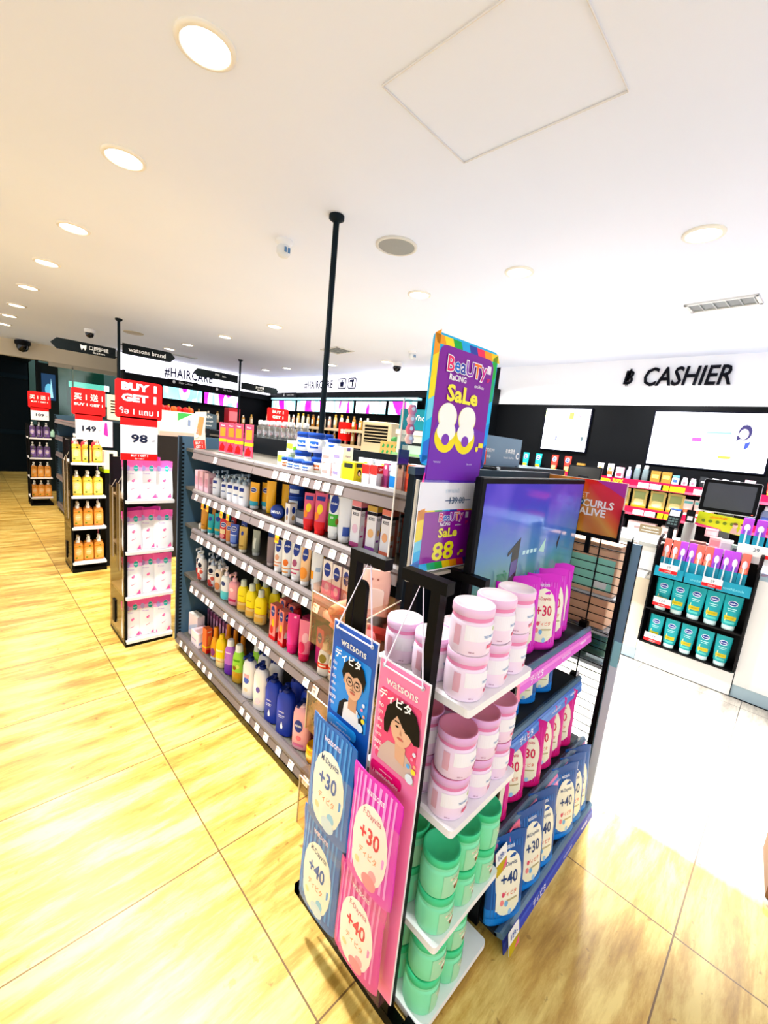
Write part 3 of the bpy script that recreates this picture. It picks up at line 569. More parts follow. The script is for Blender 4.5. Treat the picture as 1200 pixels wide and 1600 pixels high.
K('p4', pm(h=.204, w=.06, d=.044, body='#eef3f2', head='#f3e8ea', P=[('r', -1.2, 1.2, .02, .26, '#6fd0cf'), ('e', 0, .5, .5, .07, '#2a3a70')])); K('p5', pm(h=.196, w=.064, d=.046, body='#efa7ae', head='#e9b9c0', P=[('r', -.8, .8, .12, .2, '#d23a5c'), ('e', 0, .48, .4, .06, '#f6dada')]))
K('yb4', bt(h=.19, w=.062, d=.044, body='#f7e216', cap='#d6dcc8', waist=.96, foot='#eccb86', P=[('r', -1.2, 1.2, .3, .32, '#d78a3a'), ('r', -.8, .8, .08, .22, '#e9b45c'), ('r', -.4, .5, .5, .53, '#caa90c')]))
K('r0', ct(h=.185, w=.05, d=.04, body='#e8857a', side='#e07468', P=nivea(0, .82, .62, .24)+[('r', -1, 1, 0, .12, '#c4141c'), ('e', .2, .5, .4, .11, '#f2c63a'), ('e', -.2, .3, .5, .12, '#b81c24')], SP=nivea(-.1, .82, .5, .2)+[('r', -1, 1, 0, .12, '#c4141c'), ('e', .3, .55, .5, .12, '#f2c63a'), ('e', -.2, .3, .5, .12, '#f0e0d8'), ('r', -1, 0, .12, .25, '#c02228')]))
K('r2', bt(h=.17, w=.05, d=.042, body='#b1222c', cap='#c01a24', bh=.76, capw=.8, P=[('r', -.8, .8, .35, .6, '#e9d6cc'), ('r', -.7, .7, .1, .14, '#f0b0a0')]))
K('k0', tb(h=.19, w=.056, d=.04, body='#d83a80', cap='#d61f6e', P=[('p', [(-.2, .2), (.2, .15), (.5, .95), (.1, .95)], '#f5bfd4'), ('r', -1.1, 1.1, .1, .25, '#c81a62')])); K('k1', ct(h=.17, w=.055, d=.042, body='#c23a6c', side='#b5306a', P=nivea(0, .76, .6, .24), SP=nivea(0, .76, .6, .22)+[('e', 0, .3, .6, .12, '#e06a94')])); K('k2', tb(h=.193, w=.058, d=.04, body='#e58098', cap='#cf1c50', P=[('e', -.2, .35, .6, .14, '#d02a5a'), ('e', .3, .6, .5, .12, '#f3b9c4'), ('r', -1.1, 1.1, .1, .2, '#c81a50')])); K('k3', ct(h=.175, w=.055, d=.042, body='#c93a74', side='#bf3a74', P=nivea(0, .74, .6, .24), SP=nivea(0, .74, .62, .22)+[('e', 0, .25, .6, .12, '#d84a70')]))
K('e0', bt(h=.155, w=.055, d=.042, body='#efe6d6', cap='#efe9dc', P=[('e', 0, .55, .6, .14, '#8a7a3a'), ('r', -1.1, 1.1, .25, .4, '#d8442e'), ('r', -.6, .6, .3, .35, '#f6e6c8')]))
K('bx0', ct(h=.155, w=.12, d=.05, body='#ecd9dd', top='#e6ded2', side='#efe6e8', P=[('p', [(-.9, .2), (.9, .5), (.9, .7), (-.9, .4)], '#b9c3df')], SP=[('r', -.8, .8, .3, .6, '#e0b0ba')])); K('bx1', ct(h=.1, w=.11, d=.09, body='#efdfe0', side='#f0e6ea', top='#e9c9cf', P=[('r', -.8, .4, .4, .5, '#c0a8c8')], SP=[('p', [(-.9, .2), (.9, .5), (.9, .66), (-.9, .36)], '#8fa0cc'), ('e', .5, .2, .3, .14, '#d8786a')]))
K('ot', ct(h=.17, w=.05, d=.04, body='#ee7a4c', side='#ef6a48', P=[('r', -1, 1, .2, .28, '#f8c73a')], SP=[('r', -1, 1, .22, .3, '#f9c93c'), ('r', -.5, .5, .35, .7, '#f39a52'), ('r', -1, 1, 0, .15, '#d42a2a'), ('r', -.7, .6, .84, .9, '#f6c9a8')]))
K('c0', bt(h=.215, w=.055, d=.045, body='#e9a63a', cap='#e58f1c', bh=.7, capw=.5, taper=.1, P=[('e', 0, .25, .6, .12, '#8a3a7a'), ('r', -1.1, 1.1, 0, .1, '#c9ccd6')])); K('c1', bt(h=.2, w=.05, d=.042, body='#e7a33a', cap='#dd8a14', bh=.6, capw=.55, taper=.1))
K('yb5', bt(h=.217, w=.066, d=.046, body='#f7d63c', cap='#f2c93c', bh=.86, capw=.45, foot='#efd9a0', P=[('r', -1.2, 1.2, .2, .22, '#d88a3a'), ('r', -.7, .7, .5, .56, '#f6e9a8')])); K('pb', bt(h=.22, w=.064, d=.044, body='#b66fd0', cap='#f1eef4', bh=.82, capw=.62, foot='#6a2fa8', P=[('p', [(-.9, .1), (.9, .35), (.6, .7), (-.4, .5)], '#7a35b4'), ('r', -.5, .5, .62, .66, '#e8d0f0')])); K('gb', bt(h=.24, w=.068, d=.046, body='#9fd65c', cap='#f0f2ec', bh=.82, capw=.62, foot='#c9a04a', P=[('e', .3, .2, .5, .08, '#c9952c'), ('e', -.3, .4, .35, .06, '#8a5a20'), ('e', .3, .45, .3, .05, '#d8e07a'), ('r', -.6, .6, .58, .63, '#5aa32c')]))
K('w0', pm(h=.262, w=.078, d=.052, body='#f4f2f3', head='#15296f', bh=.84, P=[('e', 0, .42, .45, .075, '#3b55a5'), ('r', -.4, .4, .48, .56, '#e8a0a8'), ('e', 0, .2, .3, .04, '#f0b89c')])); K('w1', pm(h=.275, w=.08, d=.054, body='#f4f1f2', head='#15296f', bh=.84, P=[('e', 0, .44, .3, .06, '#5a4a9a'), ('e', 0, .2, .4, .06, '#f2c0c8')]))
K('b0', pm(h=.262, w=.084, d=.055, body='#1a37a8', head='#12246c', bh=.84, P=[('t', 'NIVEA', -.1, .48, .028, '#f0f2f8', .9, .02), ('r', -.5, .3, .4, .415, '#c9d3ee'), ('r', -.5, .2, .37, .38, '#c9d3ee'), ('p', [(0, .3), (.16, .2), (.1, .15), (-.1, .15), (-.16, .2)], '#f2f4f8')]))
K('pk0', pm(h=.25, w=.082, d=.055, body='#f3b6bd', head='#1a2c6c', bh=.86, neck='#f6d2d6', P=nivea(-.1, .5, .5, .26)+[('e', 0, .25, .3, .05, '#e0707c'), ('r', -.6, .6, .08, .13, '#c96a88')]))
K('o0', lambda: jar_p('cream_jar', .042, .07, '#f2a414', '#f4b02c', [('r', -.6, .6, .3, .6, '#f7d27a')], n=22))
T = {}
ITEMS = {
 1: [('wax0',1.184,2.655,0.187),('wax1',1.186,2.544,0.187),('wax2',1.172,2.411,0.188),('wax3',1.153,2.249,0.187),('green0',1.146,1.827,0.071),('greenT',1.160,1.791,0.054,1.503),('v_top0',1.17,1.72,.088,1.519),('v_top1',1.150,1.6,.088,1.519),('v_top2',1.280,1.707,.088,1.519),('v_top3',1.26,1.611,.07,1.519),('v_m0',1.170,1.73,.088),('v_m1',1.20,1.62,.088),('vb_m2',1.13,1.546,.07),('vbs_b0',1.10,1.757,.05),('vs_b1',1.086,1.685,.05),('vs_b2',1.075,1.62,.05),('vs_b3',1.075,1.55,.05),('v_e0',1.29,1.72,.088),('v_e1',1.29,1.61,.088),('boxpink0',1.085,1.40,.06),('boxpink1',1.085,1.40,.06,1.491),('boxwhite0',1.09,1.33,.065),('boxwhite1',1.09,1.33,.065,1.496),('card0',1.17,1.27,.1,1.43),('card1',1.19,1.19,.1),('card2',1.2,1.11,.1),('card3',1.22,1.03,.1),('vyel',1.085,1.250,.08),('red0',1.098,1.18,.078),('red1',1.098,1.132,.08),('pur',1.113,1.09,.091),('blue',1.111,1.05,.098),('doll',1.103,1.01,.103),('oran',1.112,.972,.099),('pink',1.115,.935,.101)],
 2: [('pinkbox0',1.075,2.73,0.128),('pinkbox1',1.076,2.66,0.13),('pinkbox2',1.08,2.59,0.125),('pumpw0',1.088,2.494,0.154),('pumpw1',1.092,2.39,0.14),('pumpw2',1.08,2.28,0.157),('pumpw3',1.08,2.2,0.165),('pumpw4',1.08,2.13,0.163),('ytube0',1.100,2.055,0.142),('ytube1',1.152,2.02,0.144),('yt20',1.126,1.93,0.166),('yt21',1.187,1.88,0.156),('bluejar0',1.200,1.80,.055),('bluejar1',1.2,1.8,.055,1.231),('bluejar2',1.2,1.8,.055,1.287),('tin',1.075,1.774,0.073),('smallbox',1.088,1.677,0.096),('greybox',1.117,1.6,0.073),('redtube0',1.083,1.524,0.169),('redtubeb',1.160,1.52,0.163),('redtube1',1.084,1.44,0.181),('wg',1.098,1.362,0.188),('wg2',1.098,1.293,0.192),('kiss0',1.11,1.22,0.185),('kiss1',1.12,1.14,0.178),('kiss2',1.12,1.06,0.178)],
 3: [('ball',1.085,2.707,0.036),('gold',1.072,2.63,0.15),('teal0',1.071,2.53,0.135),('teal1',1.090,2.464,0.149),('redt',1.085,2.374,0.136),('orang',1.086,2.305,0.128),('blu',1.088,2.245,0.131),('gold2',1.074,2.11,0.145),('pearl',1.110,2.03,0.14),('bluegold',1.182,1.99,0.155),('mauve',1.086,1.831,0.149),('n0',1.073,1.735,0.162),('n1',1.074,1.659,0.183),('n2',1.078,1.585,0.189),('n3',1.078,1.515,0.174),('n3b',1.14,1.49,0.136),('n4',1.082,1.435,0.184),('n5',1.10,1.36,0.161),('n6',1.10,1.295,0.157),('n7',1.10,1.23,0.156)],
 4: [('p00',1.138,2.841,0.193),('p01',1.106,2.73,0.202),('p02',1.183,2.749,0.18),('p20',1.114,2.58,0.196),('p3',1.112,2.47,0.207),('p4',1.095,2.34,0.204),('p5',1.10,2.24,0.196),('yb40',1.10,2.13,0.186),('yb41',1.190,2.15,0.18),('yb42',1.10,2.03,0.193),('yb43',1.194,2.05,0.19),('yb44',1.10,1.93,0.19),('yb45',1.191,1.94,0.19),('yb46',1.19,1.84,.19),('r00',1.077,1.735,0.185),('r01',1.077,1.655,0.183),('r2',1.151,1.66,0.17),('k0',1.073,1.572,0.196),('k1',1.15,1.56,0.166),('k2',1.08,1.484,0.193),('k3',1.130,1.41,0.175),('e00',1.085,1.335,0.147),('e01',1.093,1.267,0.157)],
 5: [('bx0',1.12,2.84,0.161),('bx1',1.10,2.70,0.102),('ot',1.09,2.58,.17),('c0',1.10,2.47,0.216),('c10',1.20,2.5,0.2),('c11',1.200,2.4,0.2),('c12',1.2,2.3,.2),('yb5',1.09,2.36,0.217),('pb',1.10,2.26,0.221),('gb0',1.10,2.15,0.235),('gb1',1.200,2.117,0.22),('w00',1.085,1.98,0.262),('w01',1.18,1.99,.258),('w10',1.085,1.85,0.275),('w11',1.186,1.875,0.26),('b00',1.085,1.725,0.262),('b01',1.085,1.605,0.269),('b02',1.185,1.66,0.26),('b03',1.185,1.55,.26),('pk00',1.095,1.475,0.250),('pk01',1.18,1.46,0.25),('o00',1.10,1.37,0.07),('o01',1.08,1.27,0.07)]}
DESC = {'wax': ('pink and orange hair removal box with yellow stripe', 'box'), 'green': ('small cream box with green band', 'box'), 'v': ('petroleum jelly jar with dark blue lid', 'jar'), 'vs': ('small petroleum jelly jar with dark blue lid', 'jar'), 'vb': ('petroleum jelly jar with brown label', 'jar'), 'vbs': ('small petroleum jelly jar with brown label', 'jar'),
 'boxpink': ('pale pink small carton', 'box'), 'boxwhite': ('white carton with violet writing', 'box'), 'card': ('pale boxed cream with yellow picture', 'box'), 'vyel': ('bright yellow box with dark jar picture', 'box'), 'red': ('white pack with red header', 'pack'), 'pur': ('dark pink slim cosmetic pack', 'pack'), 'blue': ('bright blue slim cosmetic pack', 'pack'), 'doll': ('beige slim pack with doll face', 'pack'), 'oran': ('orange red slim cosmetic pack', 'pack'), 'pink': ('pale pink slim cosmetic pack', 'pack'),
 'pinkbox': ('dusty pink standing carton', 'box'), 'pumpw': ('white pump bottle with grey head', 'bottle'), 'ytube': ('yellow and teal squeeze tube', 'tube'), 'yt2': ('orange yellow squeeze tube', 'tube'), 'bluejar': ('navy blue cream jar', 'jar'), 'tin': ('round navy cream tin standing on edge', 'tin'), 'smallbox': ('small white box with gold top', 'box'), 'greybox': ('low dark grey box', 'box'), 'redtube': ('pink red squeeze tube with red cap', 'tube'), 'wg': ('white squeeze tube with green panel', 'tube'), 'wg2': ('plain white squeeze tube beside green panel tube', 'tube'),
 'kiss0': ('tall hair carton with magenta side', 'box'), 'kiss1': ('tall hair carton with purple side', 'box'), 'kiss2': ('tall hair carton with coral side', 'box'), 'ball': ('tiny cream pot', 'jar'), 'gold': ('gold brown squeeze tube', 'tube'), 'teal': ('teal squeeze tube with white cap', 'tube'), 'redt': ('dark red squeeze tube', 'tube'), 'orang': ('light brown squeeze tube', 'tube'), 'blu': ('periwinkle blue squeeze tube', 'tube'), 'gold2': ('pale gold squeeze tube', 'tube'), 'pearl': ('grey green pearly tube', 'tube'), 'bluegold': ('navy tube with gold diagonal', 'tube'), 'mauve': ('plain mauve grey tube', 'tube'),
 'n0': ('white tube with blue oval and peach circle', 'tube'), 'n1': ('white tube with blue oval and orange stripe', 'tube'), 'n2': ('white tube with blue oval and plum stripe', 'tube'), 'n3': ('peach coloured tube with blue oval', 'tube'), 'n3b': ('short amber tube', 'tube'), 'n4': ('white grey tube turned sideways', 'tube'), 'n5': ('white pink carton with blue oval', 'box'), 'n6': ('white magenta carton with blue oval', 'box'), 'n7': ('white brownish carton with blue oval', 'box'),
 'p0': ('white floral pump bottle with grey pump', 'bottle'), 'p2': ('white pump bottle with dark oval and flowers', 'bottle'), 'p3': ('beige pump bottle', 'bottle'), 'p4': ('white and aqua pump bottle', 'bottle'), 'p5': ('salmon pink pump bottle', 'bottle'), 'yb4': ('bright yellow lotion bottle', 'bottle'), 'r0': ('red lotion carton with blue oval', 'box'), 'r2': ('dark red round bottle', 'bottle'), 'k0': ('hot pink tube leaning slightly', 'tube'), 'k1': ('deep pink carton behind the tubes', 'box'), 'k2': ('pink tube with rose picture', 'tube'), 'k3': ('deep pink carton at the row end', 'box'), 'e0': ('cream bottle with red band', 'bottle'),
 'bx0': ('white and pink large carton', 'box'), 'bx1': ('low white carton with blue stripe', 'box'), 'ot': ('orange red carton with yellow stripe', 'box'), 'c0': ('orange bottle with pointed cap and purple spot', 'bottle'), 'c1': ('plain orange bottle with pointed cap', 'bottle'), 'yb5': ('yellow bottle with beige foot', 'bottle'), 'pb': ('purple bottle with white cap', 'bottle'), 'gb': ('lime green bottle with white cap', 'bottle'), 'w0': ('white pump bottle with navy pump and oval', 'bottle'), 'w1': ('tall white pump bottle with navy pump', 'bottle'), 'b0': ('royal blue pump bottle', 'bottle'), 'pk0': ('pale pink pump bottle', 'bottle'), 'o0': ('orange cream jar', 'jar')}
_=0
SN = {1: 'top shelf', 2: 'second shelf', 3: 'middle shelf', 4: 'fourth shelf', 5: 'bottom shelf'}
def kind_of(n):
    n = n.split('_')[0]
    for k in sorted(KIND, key=len, reverse=True):
        if n.startswith(k) and (n == k or n[len(k):].isdigit() or n[len(k):] in ('b', 'T')): return k
    raise KeyError(n)
for sh, L in ITEMS.items():
    cnt = {}
    for it in L: cnt.setdefault(kind_of(it[0]), []).append(it)
    for it in L:
        k = kind_of(it[0]); fn, rz = KIND[k]
        if k not in T: T[k] = (fn(), None)
        z = it[4] if len(it) > 4 else SZ[sh]
        d, cat = DESC[k]; S_ = cnt[k]; i = S_.index(it); n = len(S_)
        lab = '%s, long unit %s' % (d, SN[sh])
        if n > 1:
            if k == 'v':
                pos = {'v_top0': 'upper left front', 'v_top1': 'upper right front', 'v_top2': 'upper left rear', 'v_top3': 'upper right rear', 'v_m0': 'lower left front', 'v_m1': 'lower right front', 'v_e0': 'lower left rear', 'v_e1': 'lower right rear'}[it[0]]
                lab = '%s, %s of the top shelf stack' % (d, pos)
            elif k in ('bluejar', 'boxpink', 'boxwhite', 'green'):
                lab = '%s, %s of its stack on the %s' % (d, ['bottom', 'middle' if n > 2 else 'top', 'topmost'][i], SN[sh])
            elif n == 2:
                lab += ', '+('left one' if i == 0 else 'right one')
            else: lab += ', '+('leftmost' if i == 0 else ORD[i]+' from left')
        o = place(T[k][0], (it[1], it[2], z), rz+radians(random.uniform(-6, 8))+(radians(20) if cat in ('tube', 'bottle') else 0), lab, cat, 'toiletries on the %s of the long unit' % SN[sh], s=1.0)
        H = max((v.co.z for c in ([o]+list(o.children)) if c.type == 'MESH' for v in c.data.vertices), default=.1)
        f = it[3]/H; f = max(.8, min(1.12, f)); wf = 1.13 if cat in ('tube', 'bottle') else 1.0; o.scale = (f*wf, f*wf, f)
        if k in ('pumpw', 'n0', 'n1', 'n2', 'kiss0', 'kiss1', 'kiss2', 'r0', 'redtube', 'p2', 'gold', 'teal', 'redt', 'blu') and i < 4:
            o = place(T[k][0], (it[1]+.075, it[2]+.035, z), rz+radians(random.uniform(-8, 12)), lab+', rear row', cat, 'toiletries on the %s of the long unit' % SN[sh]); o.scale = (f*wf, f*wf, f)

db = carton_p('product_box', .03, .12, .17, '#8a4a6c', [('r', -.8, .8, .3, .8, '#d9a9c4')], side='#5a3a52', top='#c9b0c0')
for i in range(7): place(db, (1.27, 2.86-i*.05, .11), -pi/2, 'slim plum carton behind the white boxes, long unit bottom shelf, '+('leftmost' if i == 0 else ORD[i]+' from left'), 'box', 'slim plum cartons on the bottom shelf')
# hair removal display card, bent clear plastic
r = thing('display_card', 'bent clear display card with red BUY 1 GET 1 foot on the top shelf', 'sign', (1.10, 2.80, 1.43), -radians(62))
m = MB(); m.X = Matrix.Rotation(radians(-8), 4, 'Y')
m.plate([(-.045, 0), (.045, 0), (.05, .12), (.075, .235), (-.01, .24), (-.035, .12)], -.004, .004, '#dcd0bd'); m.plate([(-.045, 0), (.045, 0), (.045, .06), (-.045, .06)], -.006, .001, '#c5362f')
m.plate([(-.02, .1), (.02, .09), (.055, .2), (.02, .21)], -.006, .001, '#d98a5a'); m.plate([(-.03, .07), (0, .08), (.0, .14), (-.02, .13)], -.006, .001, '#efe2d0')
m.text('BUY 1', 0, .042, .016, '#f6e6e0', flat(-.007), .07, .02); m.text('GET 1', 0, .018, .016, '#f6e6e0', flat(-.007), .07, .02); m.build('printed_card', r)
# row of clear bottles with white caps on the far side of the back panel
def clear_bottle():
    r = thing('clear_bottle', None, None); m = MB(); m.lathe([(.022, 0), (.028, .006), (.028, .085), (.014, .1), (.014, .105)], M('#f4f8f8', .3, kind='clear'), 16); m.build('body', r)
    m = MB(); m.lathe([(.016, .1), (.019, .102), (.019, .128), (.014, .133)], '#f6f6f4', 14); m.build('cap', r); return r
m = MB(); m.box(1.53, 1.75, 2.2, 2.92, 1.5, 1.53, '#3a3d40'); m.box(1.515, 1.53, 2.2, 2.92, 1.432, 1.535, '#231f22'); tag(m.build('display_riser'), 'dark riser board on the top shelf holding clear bottles', 'shelf')
cb = clear_bottle()
for i in range(8): place(cb, (1.57, 2.89-i*.083, 1.531), 0, 'clear bottle with white cap on the dark riser, %s' % ('leftmost' if i == 0 else ORD[i]+' from the left'), 'bottle', 'clear bottles on the riser')
# ------------------------------------------------------------------ end display: jar stand
FR = M('#070606', .4)
r = thing('jar_display_stand', 'black framed stand with three white trays of pink and green jars', 'stand', (0, 0, 0))
m = MB()
for y in (.552, .845):
    m.sq((.775, y, .0), (.775, y, 1.27), .028, FR)
m.build('upright', r)
m = MB(); m.sq((.775, .521, 1.283), (.775, .66, 1.283), .03, FR); m.sq((.775, .859, 1.283), (.775, .72, 1.283), .03, FR); m.build('hook_arm', r)
m = MB(); m.sq((.98, .815, 1.19), (1.16, .815, 1.19), .03, FR); m.sq((1.15, .83, 1.19), (1.15, .64, 1.19), .028, FR); m.sq((1.0, .82, .1), (1.0, .82, 1.3), .028, FR); m.build('top_frame', r)
m = MB(); m.box(.76, .79, .5, 1.0, 0, .035, FR); m.box(.76, 1.1, .97, 1.0, 0, .035, FR); m.box(.76, 1.12, .47, .5, 0, .03, FR); m.box(.76, .785, .47, .52, 0, .03, FR)
m.sq((.775, .97, .02), (.775, .86, .3), .02, FR); m.build('base_frame', r)
m = MB(); m.X = Matrix.Translation((.757, .80, 1.13)) @ Matrix.Rotation(-pi/2, 4, 'Z')
m.plate(rrect(-.022, .022, -.09, .09, .02), 0, .012, FR); m.X = None
m.build('bracket', r)
for i, z in enumerate((1.0, .667, .31, .035)):
    m = MB(); y1 = .77
    pts = rrect(.81, 1.135, .45, y1, .012, 3)
    m.rings([[(a, b, z-.022) for a, b in pts], [(a, b, z-.001) for a, b in pts]], '#f3f1f0', True, False)
    m.rings([[(a, b, z-.03) for a, b in rrect(.83, 1.12, .47, y1, .01, 3)], [(a, b, z-.022) for a, b in rrect(.83, 1.12, .47, y1, .01, 3)]], '#d9d2d2', True, False); m.build('tray', r)
PJ = [('r', -.95, .9, .34, .66, '#f6f2f6'), ('e', .55, .58, .1, .05, '#b9c48a'), ('t', 'TREATMENT WAX', .42, .44, .055, '#5b86b8', 1.0, .01), ('r', .2, .95, .17, .25, '#d9587c'), ('r', -1.5, -1.15, .2, .62, '#e3b1c0'), ('r', -2.6, -2.1, .1, .4, '#c77f9a'), ('r', 2.0, 2.4, .1, .5, '#e8b9c6'), ('t', '500 ml', -.55, .1, .03, '#8a3a70', .5, .01)]
GJ = [('r', -.4, .9, .06, .64, '#a9dcb8'), ('e', .45, .3, .2, .11, '#6f4424'), ('e', .55, .28, .13, .08, '#c98b5a'), ('e', .3, .4, .2, .05, '#e8ecd8'), ('r', -.05, .7, .5, .56, '#e9e4c9'), ('t', 'Hair Mask', .3, .53, .035, '#3a6a3c', .6, .01), ('r', -2.3, -1.8, .15, .5, '#c7dcb0'), ('e', -2.0, .3, .2, .1, '#6f4424')]
pj_ = jar_p('hair_treatment_jar', .0525, .118, '#f7e3f3', '#efcbe6', PJ, lh=.27, rim='#e58fb4', top='#fdeef0')  # top tray jars: lamplight painted in as paler colours and near-white lid top
pj2 = jar_p('hair_treatment_jar', .0525, .118, '#f3dcf0', '#e3b4dc', PJ, lh=.27, rim='#dd86ae', top='#d98ba8')
gj = jar_p('hair_treatment_jar', .0525, .118, '#90e4b8', '#5cd09a', GJ, lh=.27, rim='#8fe0b8')
JX = (.868, .975, 1.08); JY = (.507, .615, .72)
lev = {0: ('top tray', pj_, 'pink', 1.0), 1: ('second tray', pj2, 'pink', .667), 2: ('third tray', gj, 'green', .31), 3: ('bottom tray', gj, 'green', .035)}
for t_, (tn, pr, cn, z0) in lev.items():
    for b, yy in enumerate(JY):
        for a, xx in enumerate(JX):
            if t_ == 0 and b == 0: st = 2
            elif t_ == 0 and b == 1: st = 1
            elif t_ == 0: st = 1
            else: st = 2
            if b == 2 and a > 0: continue
            if t_ == 3 and b == 0 and a == 2: continue
            for c in range(st):
                w = ('%s %s jar on the %s' % ({1: 'lone', 2: ['lower', 'upper'][c]}[st], cn, tn), {0: 'front corner', 1: 'middle', 2: 'right'}[a], {0: 'near row', 1: 'second row', 2: 'rear row'}[b])
                place(pr, (xx+random.uniform(-.003, .003), yy+random.uniform(-.003, .003), z0+c*.1185), radians(random.uniform(-12, 12))-radians(8), '%s, %s stack of the %s' % w, 'jar', '%s hair treatment jars on the corner stand' % cn)
# ------------------------------------------------------------------ hanging cards with pockets and sachets
def card(name, label, y0, y1, z0, z1, col, col2, ink, kind, twist):
    # card hangs in the plane facing -X; local X runs along -Y
    w = (y1-y0)/2; yc = (y0+y1)/2; r = thing(name, label, 'hanging display', (.735, yc, z0), -pi/2)
    H = z1-z0; m = MB(); m.plate([(-w, 0), (w, 0), (w, H), (-w, H)], -.001, .003, '#f2f0f4'); m.plate([(-w+.003, .0), (w-.003, 0), (w-.003, H-.004), (-w+.003, H-.004)], -.002, .001, col)
    F = flat(-.0022); m.text('watsons', .0, H-.052, .019, WH, F, w*1.3, .012)
    t = H-.075
    m.plate(rrect(-w+.016, w-.016, t-.2, t, .008), -.0028, .0006, col2)
    m.text('ディビタ', -.012, t-.012, .028, '#ffffff', flat(-.0085), w*1.45, .03)
    for k, s_ in enumerate(('คิด', 'ทุก', 'เม็ด', 'เพื่อ', 'ทุกวัน', 'ของ', 'คุณ')): m.text(s_, -w+.024, t-.047-k*.021, .011, '#f6f3f8', flat(-.005), .03, .012)
    # portrait of a generic model
    cx = .014; cy = t-.098
    m.X = Matrix.Translation((cx, 0, t-.198)) @ Matrix.Diagonal((1.2, 1.1, 1.24, 1)) @ Matrix.Translation((-cx, 0, -(t-.198)))
    if kind == 'm':
        m.plate([(-.035, t-.198), (.06, t-.198), (.052, t-.165), (.02, t-.148), (-.012, t-.148), (-.03, t-.165)], -.0034, .0004, '#1b2233')
        m.plate([(-.016, t-.198), (.044, t-.198), (.036, t-.158), (.02, t-.15), (.0, t-.15), (-.012, t-.158)], -.0038, .0004, '#e9eaf0')
        m.plate([(.002, t-.165), (.03, t-.165), (.03, t-.13), (.002, t-.13)], -.0042, .0004, '#c7977b')
    else:
        m.plate([(-.045, t-.198), (.06, t-.198), (.05, t-.16), (.02, t-.14), (-.02, t-.145), (-.04, t-.17)], -.0034, .0004, '#cbb4ac')
        m.plate([(.005, t-.17), (.03, t-.175), (.03, t-.135), (.0, t-.13)], -.0042, .0004, '#d6a98f')
    m.plate(ell(cx, cy, .030, .040), -.0046, .0004, '#deb399'); m.plate(ell(cx-.03, cy-.003, .006, .01), -.0044, .0004, '#cf9f84')
    hair = [(cx-.034, cy-.005), (cx-.03, cy+.012), (cx-.018, cy+.018), (cx-.002, cy+.012), (cx+.012, cy+.02), (cx+.028, cy+.01), (cx+.035, cy-.006), (cx+.04, cy+.02), (cx+.03, cy+.044), (cx+.008, cy+.054), (cx-.018, cy+.05), (cx-.036, cy+.034), (cx-.042, cy+.01)]
    if kind == 'f': hair = [(cx-.036, cy-.03), (cx-.028, cy+.0), (cx-.014, cy+.02), (cx+.004, cy+.002), (cx+.022, cy-.006), (cx+.036, cy-.016), (cx+.05, cy-.012), (cx+.046, cy+.02), (cx+.034, cy+.044), (cx+.008, cy+.056), (cx-.022, cy+.05), (cx-.044, cy+.028), (cx-.05, cy-.005), (cx-.046, cy-.03)]
    m.plate(hair, -.0052, .0004, '#17151a')
    for ex in (-.012, .014):
        m.plate(ell(cx+ex, cy-.002, .0045, .0022, 10), -.0054, .0002, '#20161a'); m.plate([(cx+ex-.007, cy+.006), (cx+ex+.006, cy+.006), (cx+ex+.006, cy+.0085), (cx+ex-.007, cy+.0085)], -.0054, .0002, '#2a1c1a')
        if kind == 'm':
            g = ell(cx+ex, cy-.002, .0105, .009, 16)
            for k in range(16): a, b = g[k], g[(k+1) % 16]; m.sq((a[0], -.006, a[1]), (b[0], -.006, b[1]), .0009, '#2a2a30')
    m.plate([(cx-.002, cy-.004), (cx+.003, cy-.016), (cx-.003, cy-.016)], -.0054, .0002, '#c48f76'); m.plate(ell(cx, cy-.024, .009, .0028, 12), -.0054, .0002, '#b9605a')
    if kind == 'm': m.plate([(cx-.01, cy-.019), (cx+.01, cy-.019), (cx+.007, cy-.0165), (cx-.007, cy-.0165)], -.0055, .0002, '#8a6a5c')
    m.X = None
    for k, (dx, dz, c, q) in enumerate(((.05, -.13, '#e88fb0', .005), (.06, -.145, '#f2a58a', .005), (.058, -.16, '#f2dc62', .008), (.04, -.155, '#5aa7e8', .006), (.055, -.115, '#dfe6f4', .006), (.048, -.185, '#d9e6f4', .014))):
        m.plate(ell(dx+.008, t+dz, q*.9, q*.9, 14), -.0072, .0003, c)
    m.plate(rrect(-w+.006, w-.05, t-.245, t-.213, .012), -.0034, .0006, ink); m.text('รวมวิตามินและแร่ธาตุ', -.018, t-.222, .006, '#ffffff', flat(-.006), w*1.1, .0); m.text('1 ซองมีแค่ครั้งเดียว', -.018, t-.236, .01, '#ffffff', flat(-.006), w*1.1, .01)
    m.build('printed_card', r)
    m = MB()  # grommets and cord
    for sx in (-w+.02, w-.02):
        m.X = Matrix.Translation((sx, -.004, H-.016)) @ Matrix.Rotation(pi/2, 4, 'X'); m.lathe([(.0035, 0), (.0035, .002), (.006, .003), (.006, 0)], '#c9ccd2', 12, cap=False); m.X = None
    m.tube([(-w+.02, -.006, H-.016), (w-.02, -.006, H-.016)], .0022, '#f0e6f4', 6); m.build('eyelet_rod', r)
    m = MB(); hx = -.085*(1 if twist > 0 else -1)*.0; top = 1.29-z0
    m.tube([(-w+.02, -.006, H-.016), (hx-.0, .03, top), (w-.02, -.006, H-.016)], .0022, '#f3e9f6', 6); m.build('cord', r)
    for pz in (.295, .05):   # clear pockets
        m = MB(); m.plate([(-w+.002, pz), (w-.002, pz), (w+.002, pz+.27), (-w-.002, pz+.27)], -.052, .0015, M('#ffffff', .0, kind='clear'))
        m.box(-w, w, -.052, -.003, pz-.001, pz, M('#ffffff', .03, kind='clear')); m.build('pocket', r)
    return r
